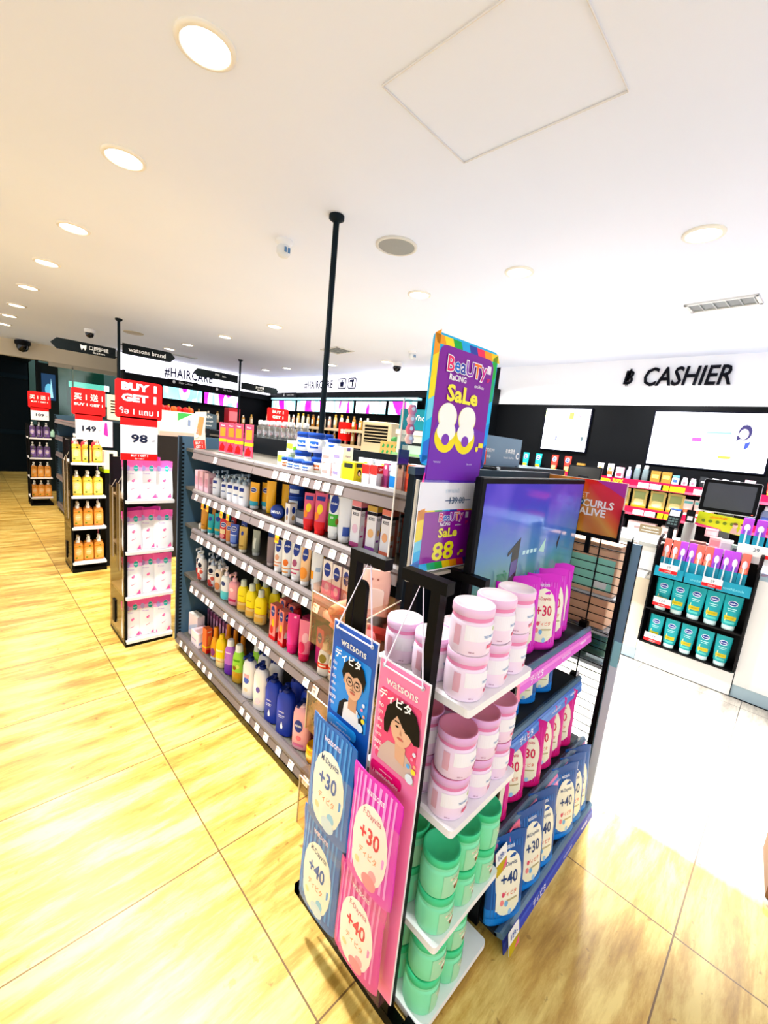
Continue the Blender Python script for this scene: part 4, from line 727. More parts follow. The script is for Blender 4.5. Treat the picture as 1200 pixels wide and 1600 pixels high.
card('hanging_card', 'blue hanging card with man in glasses and two clear pockets', .688, .872, .13, 1.088, '#1550a8', '#2b8be0', '#3d9be8', 'm', 1)
card('hanging_card', 'pink hanging card with dark haired model and two clear pockets', .512, .678, .13, 1.062, '#ef86ad', '#e2557f', '#d8246c', 'f', -1)
def sachet(col, col2, ink, a, b, pale='#f3f2e2'):
    P = []
    for i in range(9): P.append(('r', -1+i*.225, -.9+i*.225, .1, .98, col2))
    P += [('e', 0, .42, .8, .36, pale), ('e', -.1, .24, .62, .18, pale), ('t', 'watsons', 0, .87, .05, '#f3e6f4', .8, .01), ('t', a, .0, .68, .07, '#2b3d66' if ink == '#1b55a0' else '#c0607a', 1.15, .008), ('t', b, 0, .51, .15, ink, 1.2, .022), ('t', 'ディビタ', 0, .34, .07, '#e08c62', .9, .01), ('e', .28, .2, .16, .05, '#8ec7e8' if ink == '#1b55a0' else '#f2a8b8'), ('e', .16, .12, .3, .07, '#cfe4ef' if ink == '#1b55a0' else '#ef8fa0'), ('e', -.4, .22, .12, .03, '#e7d9a8')]
    return pouch_p('supplement_pouch', .155, .2, .035, col, P, e=2.0, seal=.92)
sb30 = sachet('#2466b4', '#4b93d8', '#1b55a0', 'M-Dayvita', '+30'); sb40 = sachet('#2466b4', '#4b93d8', '#1b55a0', 'M-Dayvita', '+40')
sp30 = sachet('#d93bb4', '#ee9fe0', '#d2104e', 'F-Dayvita', '+30', '#fbf0e8'); sp40 = sachet('#d83a9a', '#ea86c4', '#d2104e', 'F-Dayvita', '+40', '#fbf2ea')
place(sb30, (.705, .795, .46), -pi/2, 'blue +30 pouch in the upper pocket of the blue card', 'pouch', 'pouches in the hanging cards', s=(1.28, .75, 1.66))
place(sb40, (.705, .81, .15), -pi/2, 'blue +40 pouch in the lower pocket of the blue card', 'pouch', 'pouches in the hanging cards', s=(1.22, .75, 1.6))
place(sp30, (.703, .612, .44), -pi/2, 'magenta +30 pouch in the upper pocket of the pink card', 'pouch', 'pouches in the hanging cards', s=(1.16, .75, 1.58))
place(sp40, (.701, .625, .165), -pi/2, 'pink +40 pouch in the lower pocket of the pink card', 'pouch', 'pouches in the hanging cards', s=(1.18, .75, 1.42))
# ------------------------------------------------------------------ clear bins on the shelf end
CL = M('#fff4ea', .08, kind='clear')
def bin_(x0, x1, y0, y1, z0, z1, label):
    r = thing('clear_bin', label, 'bin'); m = MB(); t = .003
    m.box(x0, x1, y0, y1, z0, z0+t, CL); m.box(x0, x0+t, y0, y1, z0, z1-.03, CL); m.box(x1-t, x1, y0, y1, z0, z1, CL); m.box(x0, x1, y0, y0+t, z0, z1, CL); m.box(x0, x1, y1-t, y1, z0, z1, CL); m.build('bin', r)
    m = MB(); 
    for a in ((x0, y0), (x0, y1)): m.tube([(a[0], a[1], z0), (a[0], a[1], z1-.03)], .003, '#d9c39a', 6)
    m.tube([(x0, y0, z1-.03), (x0, y1, z1-.03)], .0025, '#e6dcc8', 6); m.tube([(x0, y0, z1-.03), (x1, y0, z1)], .0025, '#e6dcc8', 6); m.build('bin_edge', r)
bin_(.85, 1.0, .86, 1.14, .87, 1.09, 'upper clear bin of orange and pink packets at the shelf end')
bin_(.86, 1.0, .9, 1.14, .52, .7, 'middle clear bin at the near end of the shelves')
bin_(.86, 1.0, .92, 1.15, .1, .34, 'lowest clear bin holding orange capped jars')
pc = ['#ef9a86', '#f3b08e', '#e8746a', '#f2c7a6', '#e98f7c', '#d9605e', '#f0b7a0']
for i in range(10):
    m = MB(); c = pc[i % 7]; m.weld_rings([sring(0, .05, .03, 3, 14), sring(.012, .055, .034, 3, 14), sring(.024, .05, .03, 3, 14)], c)
    m.plate(rrect(-.03, .03, -.02, .02, .006), -.036, .003, pc[(i+3) % 7]); m.box(-.03, .03, -.015, .015, .0245, .0255, pc[(i+2) % 7])
    o = m.build('beauty_packet'); o.location = (.925+.02*((i % 2)*2-1), .92+(i % 5)*.04, .885+.026*(i//2)+.01*(i % 3)); o.rotation_euler = (radians(20+12*(i % 3)), radians(-15+10*(i % 4)), radians(25*i))
    tag(o, '%s packet in the upper clear bin, %s' % (['salmon', 'peach', 'coral red', 'pale orange', 'light coral', 'dark coral', 'cream orange'][i % 7], ['lowest left', 'lowest right', 'lower left', 'lower right', 'middle left', 'middle right', 'upper left', 'upper right', 'top left', 'top right'][i]), 'packet', 'packets in the upper clear bin')
m = MB(); m.weld_rings([sring(0, .05, .012, 2.6, 18), sring(.12, .052, .012, 2.6, 18), sring(.15, .044, .01, 2.6, 18)], '#f0c0ae'); m.plate(rrect(-.035, .035, .02, .09, .01), -.0145, .002, '#f6ddd0'); m.plate(ell(-.01, .12, .004, .004, 8), -.0145, .001, '#a8685a'); m.plate(ell(.01, .12, .004, .004, 8), -.0145, .001, '#a8685a')
o = m.build('beauty_packet'); o.location = (.93, .92, 1.035); o.rotation_euler = (radians(-8), 0, -radians(55)); tag(o, 'large pink hang-tab packet standing out of the upper clear bin', 'packet')
m = MB(); m.lathe([(.03, 0), (.036, .01), (.036, .09), (.026, .12), (.001, .12)], '#e58a90', 18); m.plate(ell(0, .06, .022, .04), -.038, .002, '#f2d6d0'); o = m.build('beauty_packet'); o.location = (.885, .89, .875); tag(o, 'round rose pink tub at the near edge of the upper bin', 'tub')
# ------------------------------------------------------------------ rainbow sale sign
def rain(m, x0, x1, z0, z1, y, inset):
    c = ['#2b6fd0', '#36b6e8', '#7fd3e8', '#f7e23c', '#f9dc2e', '#f2a01f', '#f7dc1e', '#2fa84f', '#36a6e0', '#2b3b9c', '#e8395c', '#f5a03a', '#f2d23c', '#3cb04c', '#2fb07a', '#36b6e8', '#2f8fe0', '#2846a8', '#2b3b9c']
    per = [(x0, z0), (x0, z1), (x1, z1), (x1, z0)]; n = 0
    def band(a, b, ins, k, off):
        for i in range(k):
            t0, t1 = i/k, (i+1)/k
            p = (a[0]+(b[0]-a[0])*t0, a[1]+(b[1]-a[1])*t0); q = (a[0]+(b[0]-a[0])*t1, a[1]+(b[1]-a[1])*t1)
            d = (ins[0]*inset, ins[1]*inset); sk = ((b[0]-a[0])*.04, (b[1]-a[1])*.04)
            m.add([(p[0], y, p[1]), (q[0], y, q[1]), (q[0]+d[0]+sk[0], y, q[1]+d[1]+sk[1]), (p[0]+d[0]+sk[0], y, p[1]+d[1]+sk[1])], [(0, 1, 2, 3)], c[(i+off) % 19])
    band(per[0], per[1], (1, 0), 6, 0); band(per[1], per[2], (0, -1), 8, 5); band(per[2], per[3], (-1, 0), 5, 13); band(per[3], per[0], (0, 1), 8, 9)
def beauty(m, cx, top, w, y):
    cs = ['#e0356a', '#1f6ac4', '#2b3f9c', '#8d3fb0', '#ef7a2c', '#c72f8a']; x = cx-w*.3; L = 'BeaUTy'
    vs = [text_mesh(ch, .02) for ch in L]; tot = sum(v[3]-v[2] for v in vs)+.08*5; k = w*.70/tot; x = cx+.004-tot*k/2
    for ch, v, c in zip(L, vs, cs):
        yy = top-.05*w/.3-(0 if ch not in 'eay' else .006*w/.3); hh = (v[5]-v[4])*k*1.1
        m.text(ch, x+(v[3]-v[2])*k/2, yy, hh*1.14, '#fbf7fb', flat(y-.0004), None, .06); m.text(ch, x+(v[3]-v[2])*k/2, yy, hh, c, flat(y-.001), None, .015); x += (v[3]-v[2]+.08)*k
    m.text('RaCiNG', cx-w*.14, top-.09*w/.3, .02*w/.3, '#f6f0f6', flat(y-.0004), w*.42, .03)
    m.text('#ลดให้ครบ', cx+w*.26, top-.1*w/.3, .012*w/.3, '#f6f0f6', flat(y-.0004), w*.2, .01)
    m.text('SaLe', cx-.004, top-.14*w/.3, .056*w/.3, '#f6ea6a', flat(y-.0004), w*.8, .035, sx=1.25)
r = thing('sale_sign', 'tall purple rainbow bordered BEAUTY RACING SALE 88 sign above a 139.00 price card', 'sign', (1.103, .79, 0), radians(-3))
m = MB(); P = rrect(-.158, .158, 1.543, 1.918, .022, 5); m.plate(P, 0, .004, '#3cb0e0'); rain(m, -.155, .155, 1.548, 1.912, -.0005, .024)
m.plate(rrect(-.13, .138, 1.5, 1.89, .03), -.0012, .0006, '#7a1a92'); m.plate([(-.128, 1.5), (.132, 1.5), (.132, 1.66), (-.1, 1.7), (-.128, 1.62)], -.0018, .0004, '#6d2aa6')
beauty(m, .0, 1.888, .27, -.0022)
for cx_ in (-.063, .033):
    m.plate(ell(cx_, 1.692, .044, .040, 28), -.0022, .0002, '#fbf3b0'); m.plate(ell(cx_, 1.63, .05, .046, 28), -.0026, .0002, '#f3e04e')
    m.plate(ell(cx_, 1.695, .041, .037, 28), -.0030, .0002, '#fefcf4'); m.plate(ell(cx_, 1.65, .043, .032, 28), -.0034, .0002, '#fefcf4')
    m.plate(ell(cx_, 1.624, .018, .017, 20), -.0038, .0002, '#7a3ab0')
m.text('.-', .112, 1.61, .03, '#f7e765', flat(-.0024), .04, .05); m.text('*ราคาปกติ', -.09, 1.555, .006, '#e9dff2', flat(-.0024), .04); m.text('Set of 4', .07, 1.553, .006, '#e9dff2', flat(-.0024), .05)
m.plate([(.105, 1.845), (.125, 1.845), (.125, 1.87), (.105, 1.87)], -.0022, .0004, '#efe6f4'); m.text('SP', .115, 1.825, .012, '#e8395c', flat(-.0024), .02, .02)
m.build('sign_board', r)
m = MB(); m.plate([(-.13, 1.49), (.12, 1.49), (.12, 1.58), (-.13, 1.58)], .001, .003, '#5c2fb0'); m.plate([(-.138, 1.49), (-.13, 1.49), (-.13, 1.52)], .001, .003, '#ef2f8e'); m.build('sign_neck', r)
m = MB(); m.plate([(-.15, 1.205), (.15, 1.205), (.15, 1.492), (-.15, 1.492)], -.004, .002, '#f6f4f8'); rain(m, -.148, .148, 1.21, 1.405, -.0045, .03)
m.plate(rrect(-.118, .118, 1.235, 1.4, .002), -.0052, .0005, '#8a1c94')
m.text('ราคาปกติ', 0, 1.467, .014, '#b9cfe0', flat(-.005), .1, .0); m.text('139.00', .03, 1.435, .022, '#46607c', flat(-.005), .13, .01); m.plate([(-.03, 1.433), (.1, 1.435), (.1, 1.4375), (-.03, 1.4355)], -.006, .0004, '#2a4474')
beauty(m, .005, 1.41, .17, -.006)
m.text('88', -.012, 1.27, .062, '#f7ee1e', flat(-.0056), .12, .025, sx=1.3); m.text('.-', .08, 1.255, .02, '#f7ee1e', flat(-.0056), .03, .06); m.plate([(.085, 1.375), (.1, 1.375), (.1, 1.395), (.085, 1.395)], -.0056, .0004, '#efe6f4'); m.text('SP', .093, 1.36, .01, '#e8395c', flat(-.0056), .02, .02)
m.build('price_card', r)
m = MB(); m.plate([(-.165, 1.2), (.16, 1.2), (.16, 1.5), (-.165, 1.5)], -.012, .002, M('#ffffff', .02, kind='clear'))
for x in (-.166, .161): m.sq((x, -.006, 1.19), (x, -.006, 1.5), .007, '#b9b2a4')
m.box(-.166, .161, -.014, .002, 1.19, 1.2, '#a9a294'); m.build('acrylic_holder', r)
# ------------------------------------------------------------------ screen on the end of the unit
def screen_img(nt):
    N = nt.nodes; L = nt.links; tc = N.new('ShaderNodeTexCoord'); sp = N.new('ShaderNodeSeparateXYZ'); L.new(tc.outputs['Object'], sp.inputs[0])
    mr = N.new('ShaderNodeMapRange'); mr.inputs['From Min'].default_value = 0; mr.inputs['From Max'].default_value = .5; L.new(sp.outputs[2], mr.inputs[0])
    no = N.new('ShaderNodeTexNoise'); no.inputs['Scale'].default_value = 5; no.inputs['Detail'].default_value = 3; L.new(tc.outputs['Object'], no.inputs['Vector'])
    ma = N.new('ShaderNodeMath'); ma.operation = 'MULTIPLY_ADD'; ma.inputs[1].default_value = .35; L.new(no.outputs[0], ma.inputs[0]); L.new(mr.outputs[0], ma.inputs[2])
    r = ramp(nt, [(.1, '#3f6a42'), (.38, '#4a7d6c'), (.6, '#3f6f9c'), (.85, '#3a4fae'), (1.0, '#4a3fae')]); L.new(ma.outputs[0], r.inputs[0])
    no2 = N.new('ShaderNodeTexNoise'); no2.inputs['Scale'].default_value = 3.2; L.new(tc.outputs['Object'], no2.inputs['Vector'])
    r2 = ramp(nt, [(.5, '#000000'), (.75, '#7a5fc0')]); L.new(no2.outputs[0], r2.inputs[0])
    mx = N.new('ShaderNodeMix'); mx.data_type = 'RGBA'; mx.blend_type = 'SCREEN'; mx.inputs[0].default_value = .55; L.new(r.outputs[0], mx.inputs[6]); L.new(r2.outputs[0], mx.inputs[7]); return mx.outputs[2]
r = thing('television', 'wide black framed screen with blue and green picture on the unit end', 'screen', (1.562, .70, 1.03), radians(-1))
m = MB(); m.bbox(-.415, .415, 0, .03, 0, .49, '#0d0e12', .006); m.build('frame', r)
m = MB(); m.plate([(-.39, .015), (.40, .015), (.40, .47), (-.39, .47)], -.0015, .001, image_mat('screen_picture', screen_img, .3)); e_ = lambda c: M(c, .2, emit=.25)
m.plate([(-.19, .22), (-.11, .27), (-.11, .11), (-.16, .08), (-.16, .22), (-.19, .205)], -.0025, .0005, M('#0a0b12', .2)); m.plate([(-.16, .12), (-.115, .14), (-.115, .19), (-.16, .18)], -.003, .0004, e_('#4a3f7a'))  # dark figure painted into the picture as a reflection on the screen
m.plate([(.21, .22), (.235, .26), (.22, .19)], -.0025, .0005, M('#0c1024', .2)); m.plate([(.05, .2), (.1, .25), (.1, .19)], -.0025, .0005, e_('#9fc4b8'))
m.text('สมาชิก', -.21, .13, .05, '#2f8a5a', flat(-.002), .07, .01); m.text('CLUB', 0, .08, .08, M('#3a5f9c', .3, emit=.3), flat(-.002), .2, .03)
for i in range(4): m.plate([(-.08+i*.03, .2), (-.06+i*.03, .2), (-.06+i*.03, .215), (-.08+i*.03, .215)], -.0025, .0004, e_('#a9c9cf'))
m.build('display', r)
m = MB(); m.box(-.05, .05, .04, .16, .2, .3, '#15161a'); m.build('wall_mount', r)
# ------------------------------------------------------------------ pouch shelves under the screen
r = thing('promotion_shelf_unit', 'low dark shelf unit with blue and pink price rails of vitamin pouches', 'shelves', (0, 0, 0))
SH = [(.855, .555, '#d65fc8', '#e98ad6'), (.612, .555, '#2a62b8', '#4f86cf'), (.338, .49, '#e07ab0', '#3f70bc'), (.05, .412, '#2c3ea8', '#3a55b8')]
X0, X1 = 1.165, 1.97
m = MB(); m.box(X0, X1, .86-.012, .865, .05, 1.2, '#17191d'); m.box(X0-.01, X0+.004, .5, .86, .02, .9, '#17191d'); m.build('back_panel', r)
for z, yf, c, c2 in SH:
    m = MB(); m.box(X0, X1, yf+.02, .86, z-.012, z, '#33383f'); m.build('shelf', r); q = MB()
    prof = [(yf+.03, z), (yf+.012, z+.016), (yf+.004, z+.016), (yf-.004, z+.006), (yf+.0, z-.004), (yf+.03, z-.012)]
    q.rings([[(X0, a, b) for a, b in prof], [(X1, a, b) for a, b in prof]], M('#5d7488', .15), True, False)
    P = [(X0, yf-.002, z-.003), (X1, yf-.002, z-.003), (X1, yf-.012, z-.05), (X0, yf-.012, z-.05)]; q.add(P+[(a, b+.002, d) for a, b, d in P], [(3, 2, 1, 0), (4, 5, 6, 7), (0, 1, 5, 4), (2, 3, 7, 6)], c)
    q.add([(X0, yf-.0055, z-.014), (X1, yf-.0055, z-.014), (X1, yf-.0085, z-.026), (X0, yf-.0085, z-.026)], [(3, 2, 1, 0)], c2)
    q.X = Matrix.Translation((0, yf-.0065, z-.026)) @ Matrix.Rotation(radians(-12), 4, 'X')
    q.text('ディビタ', 1.42, 0, .026, '#f4f2f8', flat(-.004), .12, .012); q.text('watsons', 1.86, .004, .012, '#f4f2f8', flat(-.004), .12, .012); q.text('ครบในซองเดียว', 1.68, 0, .012, '#f4f2f8', flat(-.004), .14, .0)
    q.build('price_rail', r)
for x, y, z, c, t in ((1.23, .548, .845, '#ef7f9a', '%'), (1.27, .482, .33, '#ef6f8f', '2+1'), (1.20, .404, .055, '#f3f1ee', '129.-'), (1.185, .48, .30, '#f3f1ee', '129.-')):
    q = MB(); q.X = Matrix.Translation((x, y-.014, z)) @ Matrix.Rotation(radians(-10), 4, 'X'); q.plate(rrect(-.035, .035, -.045, .035, .003), 0, .001, c)
    if c == '#f3f1ee': q.plate([(-.035, -.045), (.035, -.045), (.035, -.01), (-.035, -.01)], -.001, .0005, '#b9a33a'); q.plate([(0, -.04), (.03, -.04), (.03, -.015)], -.0016, .0004, '#e05f8a')
    q.text(t, 0, .012, .018, '#1b55a0' if c == '#f3f1ee' else '#d01846', flat(-.001), .05, .02); q.build('price_card', r)
def pou(col, col2, ink, a, b, foot):
    P = [('r', -1+i*.2, -.92+i*.2, .1, .9, col2) for i in range(10)]+[('r', -1.4, 1.4, .0, .1, foot), ('e', 0, .52, .78, .3, '#f3eeda'), ('r', -.68, .68, .18, .5, '#f3eeda'), ('e', 0, .2, .6, .09, '#f0ecd0'), ('t', 'watsons', 0, .86, .04, '#e9eef6', .6), ('t', a, 0, .68, .06, ink, 1.05, .004), ('t', b, 0, .53, .14, ink, 1.15, .02), ('t', 'ディビタ', .05, .36, .06, '#d8573a', .8, .01), ('e', -.35, .27, .1, .035, '#e88a8a'), ('e', -.12, .25, .1, .035, '#7ab0d8'), ('e', -.3, .36, .08, .03, '#d0506a'), ('e', .1, .14, .1, .035, '#9fc7e8'), ('r', -.1, .5, .27, .29, '#b9ae86')]
    return pouch_p('vitamin_pouch', .14, .215, .06, col, P, foot=foot, seal=.88)
pb30 = pou('#1c4f94', '#2f6cb4', '#13396e', 'M-Dayvita', '+30', '#2f7fd0'); pb40 = pou('#1c4f94', '#2f6cb4', '#13396e', 'M-Dayvita', '+40', '#2f7fd0'); pp30 = pou('#c81e86', '#d83a98', '#c4124e', 'F-Dayvita', '+30', '#d42a70'); pm30 = pou('#c928bc', '#d95ad0', '#c4124e', 'F-Dayvita', '+30', '#e03ab8')
G = 'vitamin pouches on the end shelves'
L_ = [(pm30, [(1.25, .63), (1.36, .64), (1.47, .66), (1.58, .63), (1.70, .645), (1.80, .67)], .855, 'magenta', '+30', 'top shelf'), (pb30, [(1.28, .66), (1.42, .66), (1.56, .66), (1.70, .655)], .612, 'blue', '+30', 'second shelf'), (pp30, [(1.24, .57), (1.37, .57), (1.49, .565), (1.62, .57), (1.72, .58), (1.83, .58)], .338, 'crimson', '+30', 'third shelf')]
for pr, L, z, cn, no, sn in L_:
    for i, (x, y) in enumerate(L):
        place(pr, (x, y, z+.001), radians(random.uniform(-48, -30)), '%s %s vitamin pouch on the %s under the screen, %s' % (cn, no, sn, 'leftmost' if i == 0 else ORD[i]+' from left'), 'pouch', G, s=(1.05, 1, 1.38 if z > .8 else 1.22 if z < .5 else 1), tilt=(radians(-4), 0))
for i, (x, y, pr, no) in enumerate(((1.225, .45, pb40, '+40'), (1.30, .6, pb40, '+40'), (1.395, .45, pb30, '+30'), (1.50, .455, pb40, '+40'), (1.70, .452, pb40, '+40'), (1.79, .455, pb40, '+40'), (1.86, .46, pb40, '+40'))):
    place(pr, (x, y, .052), radians(random.uniform(-22, -8)), 'dark blue %s pouch on the bottom shelf near the floor, %s' % (no, 'leftmost' if i == 0 else ORD[i]+' from left'), 'pouch', G, s=(1.12, .8, 1.22 if i == 1 else 1.42), tilt=(radians(-5), 0))
# ------------------------------------------------------------------ wire grid side panel with poster
r = thing('grid_panel', 'tall black wire grid panel with blue edge strip beside the pouch shelves', 'panel', (2.03, 0, 0)); m = MB(); WK = M('#0c0b0c', .4)
for y in (.475, .60, .735, .87): m.tube([(0, y, .02), (0, y, 1.3)], .0032, WK, 6)
for i in range(33): m.tube([(0, .475, .03+i*.0385), (0, .87, .03+i*.0385)], .0024, WK, 5)
m.build('wire_grid', r); m = MB(); m.box(-.012, .012, .478, .492, 0, 1.28, WK); m.box(-.012, .012, .865, .88, 0, 1.28, WK); m.build('edge_post', r)
m = MB(); m.box(.012, .024, .44, .476, .0, 1.27, '#7391a8'); m.box(.012, .025, .439, .441, 0, 1.27, '#1a1216'); m.box(.010, .026, .438, .47, .0, .72, '#e3e8f6'); m.box(.009, .027, .4395, .47, .7, .82, '#9fd3df'); m.build('edge_strip', r)
for y, z in ((.72, 1.0), (.60, .86), (.70, .77), (.60, .60), (.66, .47)):
    m = MB(); m.box(-.035, .0, y-.017, y+.017, z-.06, z+.012, '#0b0b0c'); m.tube([(0, y, z), (-.05, y-.02, z+.035)], .0018, '#1a1a1a', 5); m.tube([(0, y, z), (-.045, y+.01, z+.03)], .0018, '#1a1a1a', 5)
    if z < .8: m.plate([(-.055, z+.015), (-.02, z+.015), (-.02, z+.04), (-.055, z+.04)], y-.02, .001, '#a9a8b4')
    m.build('clip', r)
m = MB(); m.box(-.02, .0, .70, .82, .94, 1.03, '#0b0b0c'); m.box(-.03, -.02, .69, .71, .95, 1.0, '#0b0b0c'); m.build('bracket', r)
def curl_mat(nt):
    N = nt.nodes; L = nt.links; tc = N.new('ShaderNodeTexCoord'); w = N.new('ShaderNodeTexWave'); w.bands_direction = 'DIAGONAL'; w.inputs['Scale'].default_value = 1.1; w.inputs['Distortion'].default_value = 1.5; w.inputs['Phase Offset'].default_value = 2.2
    L.new(tc.outputs['Object'], w.inputs['Vector']); r = ramp(nt, [(0, '#c8182c'), (.45, '#d92a22'), (.75, '#e06a2a'), (.9, '#d9983c'), (1, '#c8742c')]); L.new(w.outputs[0], r.inputs[0]); return r.outputs[0]
r = thing('poster_holder', 'red and orange CURLS ALIVE poster in a black holder on the grid top', 'poster', (2.0, .705, 1.28), -pi/2)
m = MB(); m.plate([(-.18, 0), (.18, 0), (.18, .245), (-.18, .245)], 0, .004, '#e9dccb'); m.plate([(-.178, .004), (.176, .004), (.176, .243), (-.178, .243)], -.0012, .001, image_mat('curl_poster', curl_mat, 0))
m.plate([(.05, .243), (.176, .243), (.176, .18), (.12, .21)], -.0018, .0005, '#9c2f8c'); m.plate([(-.178, .09), (-.05, .035), (.05, .004), (-.178, .004)], -.0018, .0005, '#d99a4a'); m.plate([(-.178, .06), (-.06, .02), (-.0, .004), (-.178, .004)], -.0022, .0005, '#cf2a3a')
m.text('GET', .0, .172, .024, '#f3d9cf', flat(-.0025), .07, .0); m.text('CURLS', .075, .138, .034, '#f8f2ee', flat(-.0025), .17, .03); m.text('ALIVE', .055, .1, .034, '#f8f2ee', flat(-.0025), .17, .03); m.plate(ell(-.0, .14, .014, .014), -.004, .001, '#2a4f78'); m.plate(ell(-.0, .14, .007, .007), -.0048, .0006, '#cfe6f4'); m.build('poster', r)
m = MB(); m.box(-.182, .182, -.008, .012, -.012, .004, '#0b0b0c'); m.box(.176, .184, -.008, .012, -.012, .13, '#0b0b0c'); m.box(-.03, -.01, -.004, .01, -.08, 0, '#0b0b0c'); m.box(.05, .07, -.004, .01, -.09, 0, '#0b0b0c'); m.build('holder', r)
# cartons behind the grid
for i, (y0, y1, z0, z1, c, c2, nm) in enumerate(((.52, .8, 1.0, 1.24, '#e6bb9c', '#a2e2cf', 'large tan carton with mint label behind the wire grid, uppermost'), (.53, .78, .84, .98, '#e2b292', '#b98468', 'plain tan carton behind the wire grid, below the mint labelled one'))):
    m = MB(); m.bbox(2.06, 2.22, y0, y1, z0, z1, c, .004)
    if i == 0:
        m.box(2.057, 2.0595, y0+.01, y1-.01, z0+.02, z0+.17, c2); m.box(2.055, 2.057, y0+.03, y0+.09, z0+.03, z0+.06, '#e8ebe8')
        for k in range(6): m.box(2.06, 2.22, y0-.001, y1, z1-.03+k*.005, z1-.028+k*.005, '#8a5f48')
    tag(m.build('carton'), nm, 'box')
for i, (y, z, c) in enumerate(((.56, .7, '#8fae9a'), (.64, .68, '#a7b8ac'), (.72, .71, '#9b8f92'))):
    o = pouch_p('refill_pouch', .1, .13, .03, c, [('e', 0, .5, .5, .3, '#6f9a80'), ('r', -.6, .6, .75, .85, '#eef0f0')]); o.location = (2.1, y, z); o.rotation_euler = (0, 0, -pi/2)
    tag(o, 'pale grey green pouch hanging behind the wire grid, %s' % ['nearest', 'middle one', 'farthest'][i], 'pouch', 'pouches behind the grid')
m = MB(); m.box(2.05, 2.052, .5, .85, .62, .84, M('#dfe3e2', .1, kind='clear')); m.box(2.045, 2.26, .5, .85, .66, .68, '#c9cdd0'); m.box(2.045, 2.26, .5, .85, .82, .835, '#c9cdd0'); m.box(2.045, 2.26, .5, .85, .985, 1.0, '#c9cdd0'); m.sq((2.25, .51, 0), (2.25, .51, 1.25), .015, '#c9cdd0'); m.sq((2.25, .84, 0), (2.25, .84, 1.25), .015, '#c9cdd0')
tag(m.build('side_rack'), 'narrow pale rack behind the wire grid holding tan cartons', 'rack')
# category boards above the unit
r = thing('category_board', 'slate blue category board with Body lettering standing above the screen', 'sign', (2.07, 1.25, 1.53), 0); m = MB()
m.plate(rrect(-.42, .34, -.04, .16, .006), 0, .006, '#6d8599'); m.text('ร่างกาย', -.02, .085, .03, WH, flat(-.001), .12, .01); m.text('Body', -.02, .045, .02, WH, flat(-.001), .06, .01); m.text('身体精选', .21, .085, .028, WH, flat(-.001), .11, .012); m.text("Traveler's Top Picks", .2, .045, .014, WH, flat(-.001), .17, .004); m.text('C', .3, .06, .04, WH, flat(-.001), .04, .03)
m.plate([(-.09, 0), (-.04, 0), (-.05, .1)], -.0015, .0005, '#e0402c'); m.build('board', r)
m = MB(); m.box(-.41, -.39, .0, .01, -.04, 0, '#222'+'222'); m.box(.3, .32, 0, .01, -.04, 0, '#222222'); m.build('foot', r)
m = MB(); m.plate(rrect(-.25, .12, 0, .16, .02), 0, .005, '#24424f'); m.box(.118, .124, -.002, .006, 0, .14, '#9fb0b8'); m.box(-.2, .1, 0, .05, -.005, 0, '#22313a'); o = m.build('category_board'); o.location = (2.62, 1.62, 1.53); tag(o, 'dark teal board behind the slate blue category board', 'sign')
m = MB(); m.box(2.01, 3.0, 1.2, 1.7, 1.49, 1.525, '#1d3038'); m.box(2.0, 2.98, 1.22, 1.68, 0, 1.49, '#22313a'); tag(m.build('display_cabinet'), 'dark slate cabinet behind the end screen carrying the category boards', 'cabinet')
m = MB(); m.lathe([(.008, 0), (.008, .012), (.001, .014)], '#d9dee2', 12); o = m.build('knob_bolt'); o.location = (1.53, .88, 1.53); tag(o, 'small round metal bolt on the rail above the screen', 'bolt')
# ------------------------------------------------------------------ free standing clip racks in the left aisle
def rack(x0, y0, w, label, levels, side=False, d=.42):
    r = thing('display_rack', label, 'rack', (x0, y0, 0)); m = MB()
    m.box(0, w, 0, d, 0, .035, '#0f0f10'); m.build('base', r)
    m = MB()
    for a, b in ((.008, .03), (.012, d-.012), (w-.012, d-.012)): m.sq((a, b, .03), (a, b, 1.32), .02, '#141312')
    m.box(.005, w-.005, d-.01, d, .04, 1.3, '#1b1b1d'); m.build('upright', r)
    for z in levels:
        m = MB(); pts = rrect(.005, w, -.008, d-.01, .012, 3); m.rings([[(a, b, z-.02) for a, b in pts], [(a, b, z) for a, b in pts]], '#efebea', True, False); m.build('tray', r)
    if side:
        for k, (yy, z, h) in enumerate(((.1, .55, .6), (.28, .6, .5))):
            m = MB(); m.box(-.02, -.014, yy-.035, yy+.035, z, z+h, M('#c9b9a4', .2, kind='clear')); m.sq((-.017, yy-.035, z), (-.017, yy-.035, z+h), .006, '#a89a86'); m.sq((-.017, yy+.035, z), (-.017, yy+.035, z+h), .006, '#a89a86')
            m.tube([(-.017, yy, z+h), (0, yy-.05, z+h+.06)], .002, '#d9d3c8', 5); m.build('side_hook_strip', r)
        m = MB(); m.box(-.004, .0, .02, .4, .03, 1.1, M('#e9dcc4', .25, kind='clear')); m.box(-.012, -.002, .24, .3, .1, .27, '#141312'); m.build('side_panel', r)
    return r
rack(.745, 3.12, .31, 'black display rack of white and pink refill pouches at the end of the long unit', (.035+.01, .365, .69, 1.045), True)
rack(.725, 4.95, .29, 'black display rack of yellow and orange wash bottles, second along the aisle', (.10, .46, .775, 1.105), True)
rack(.755, 8.75, .29, 'farthest black display rack with purple and orange wash bottles', (.14, .465, .785, 1.105))
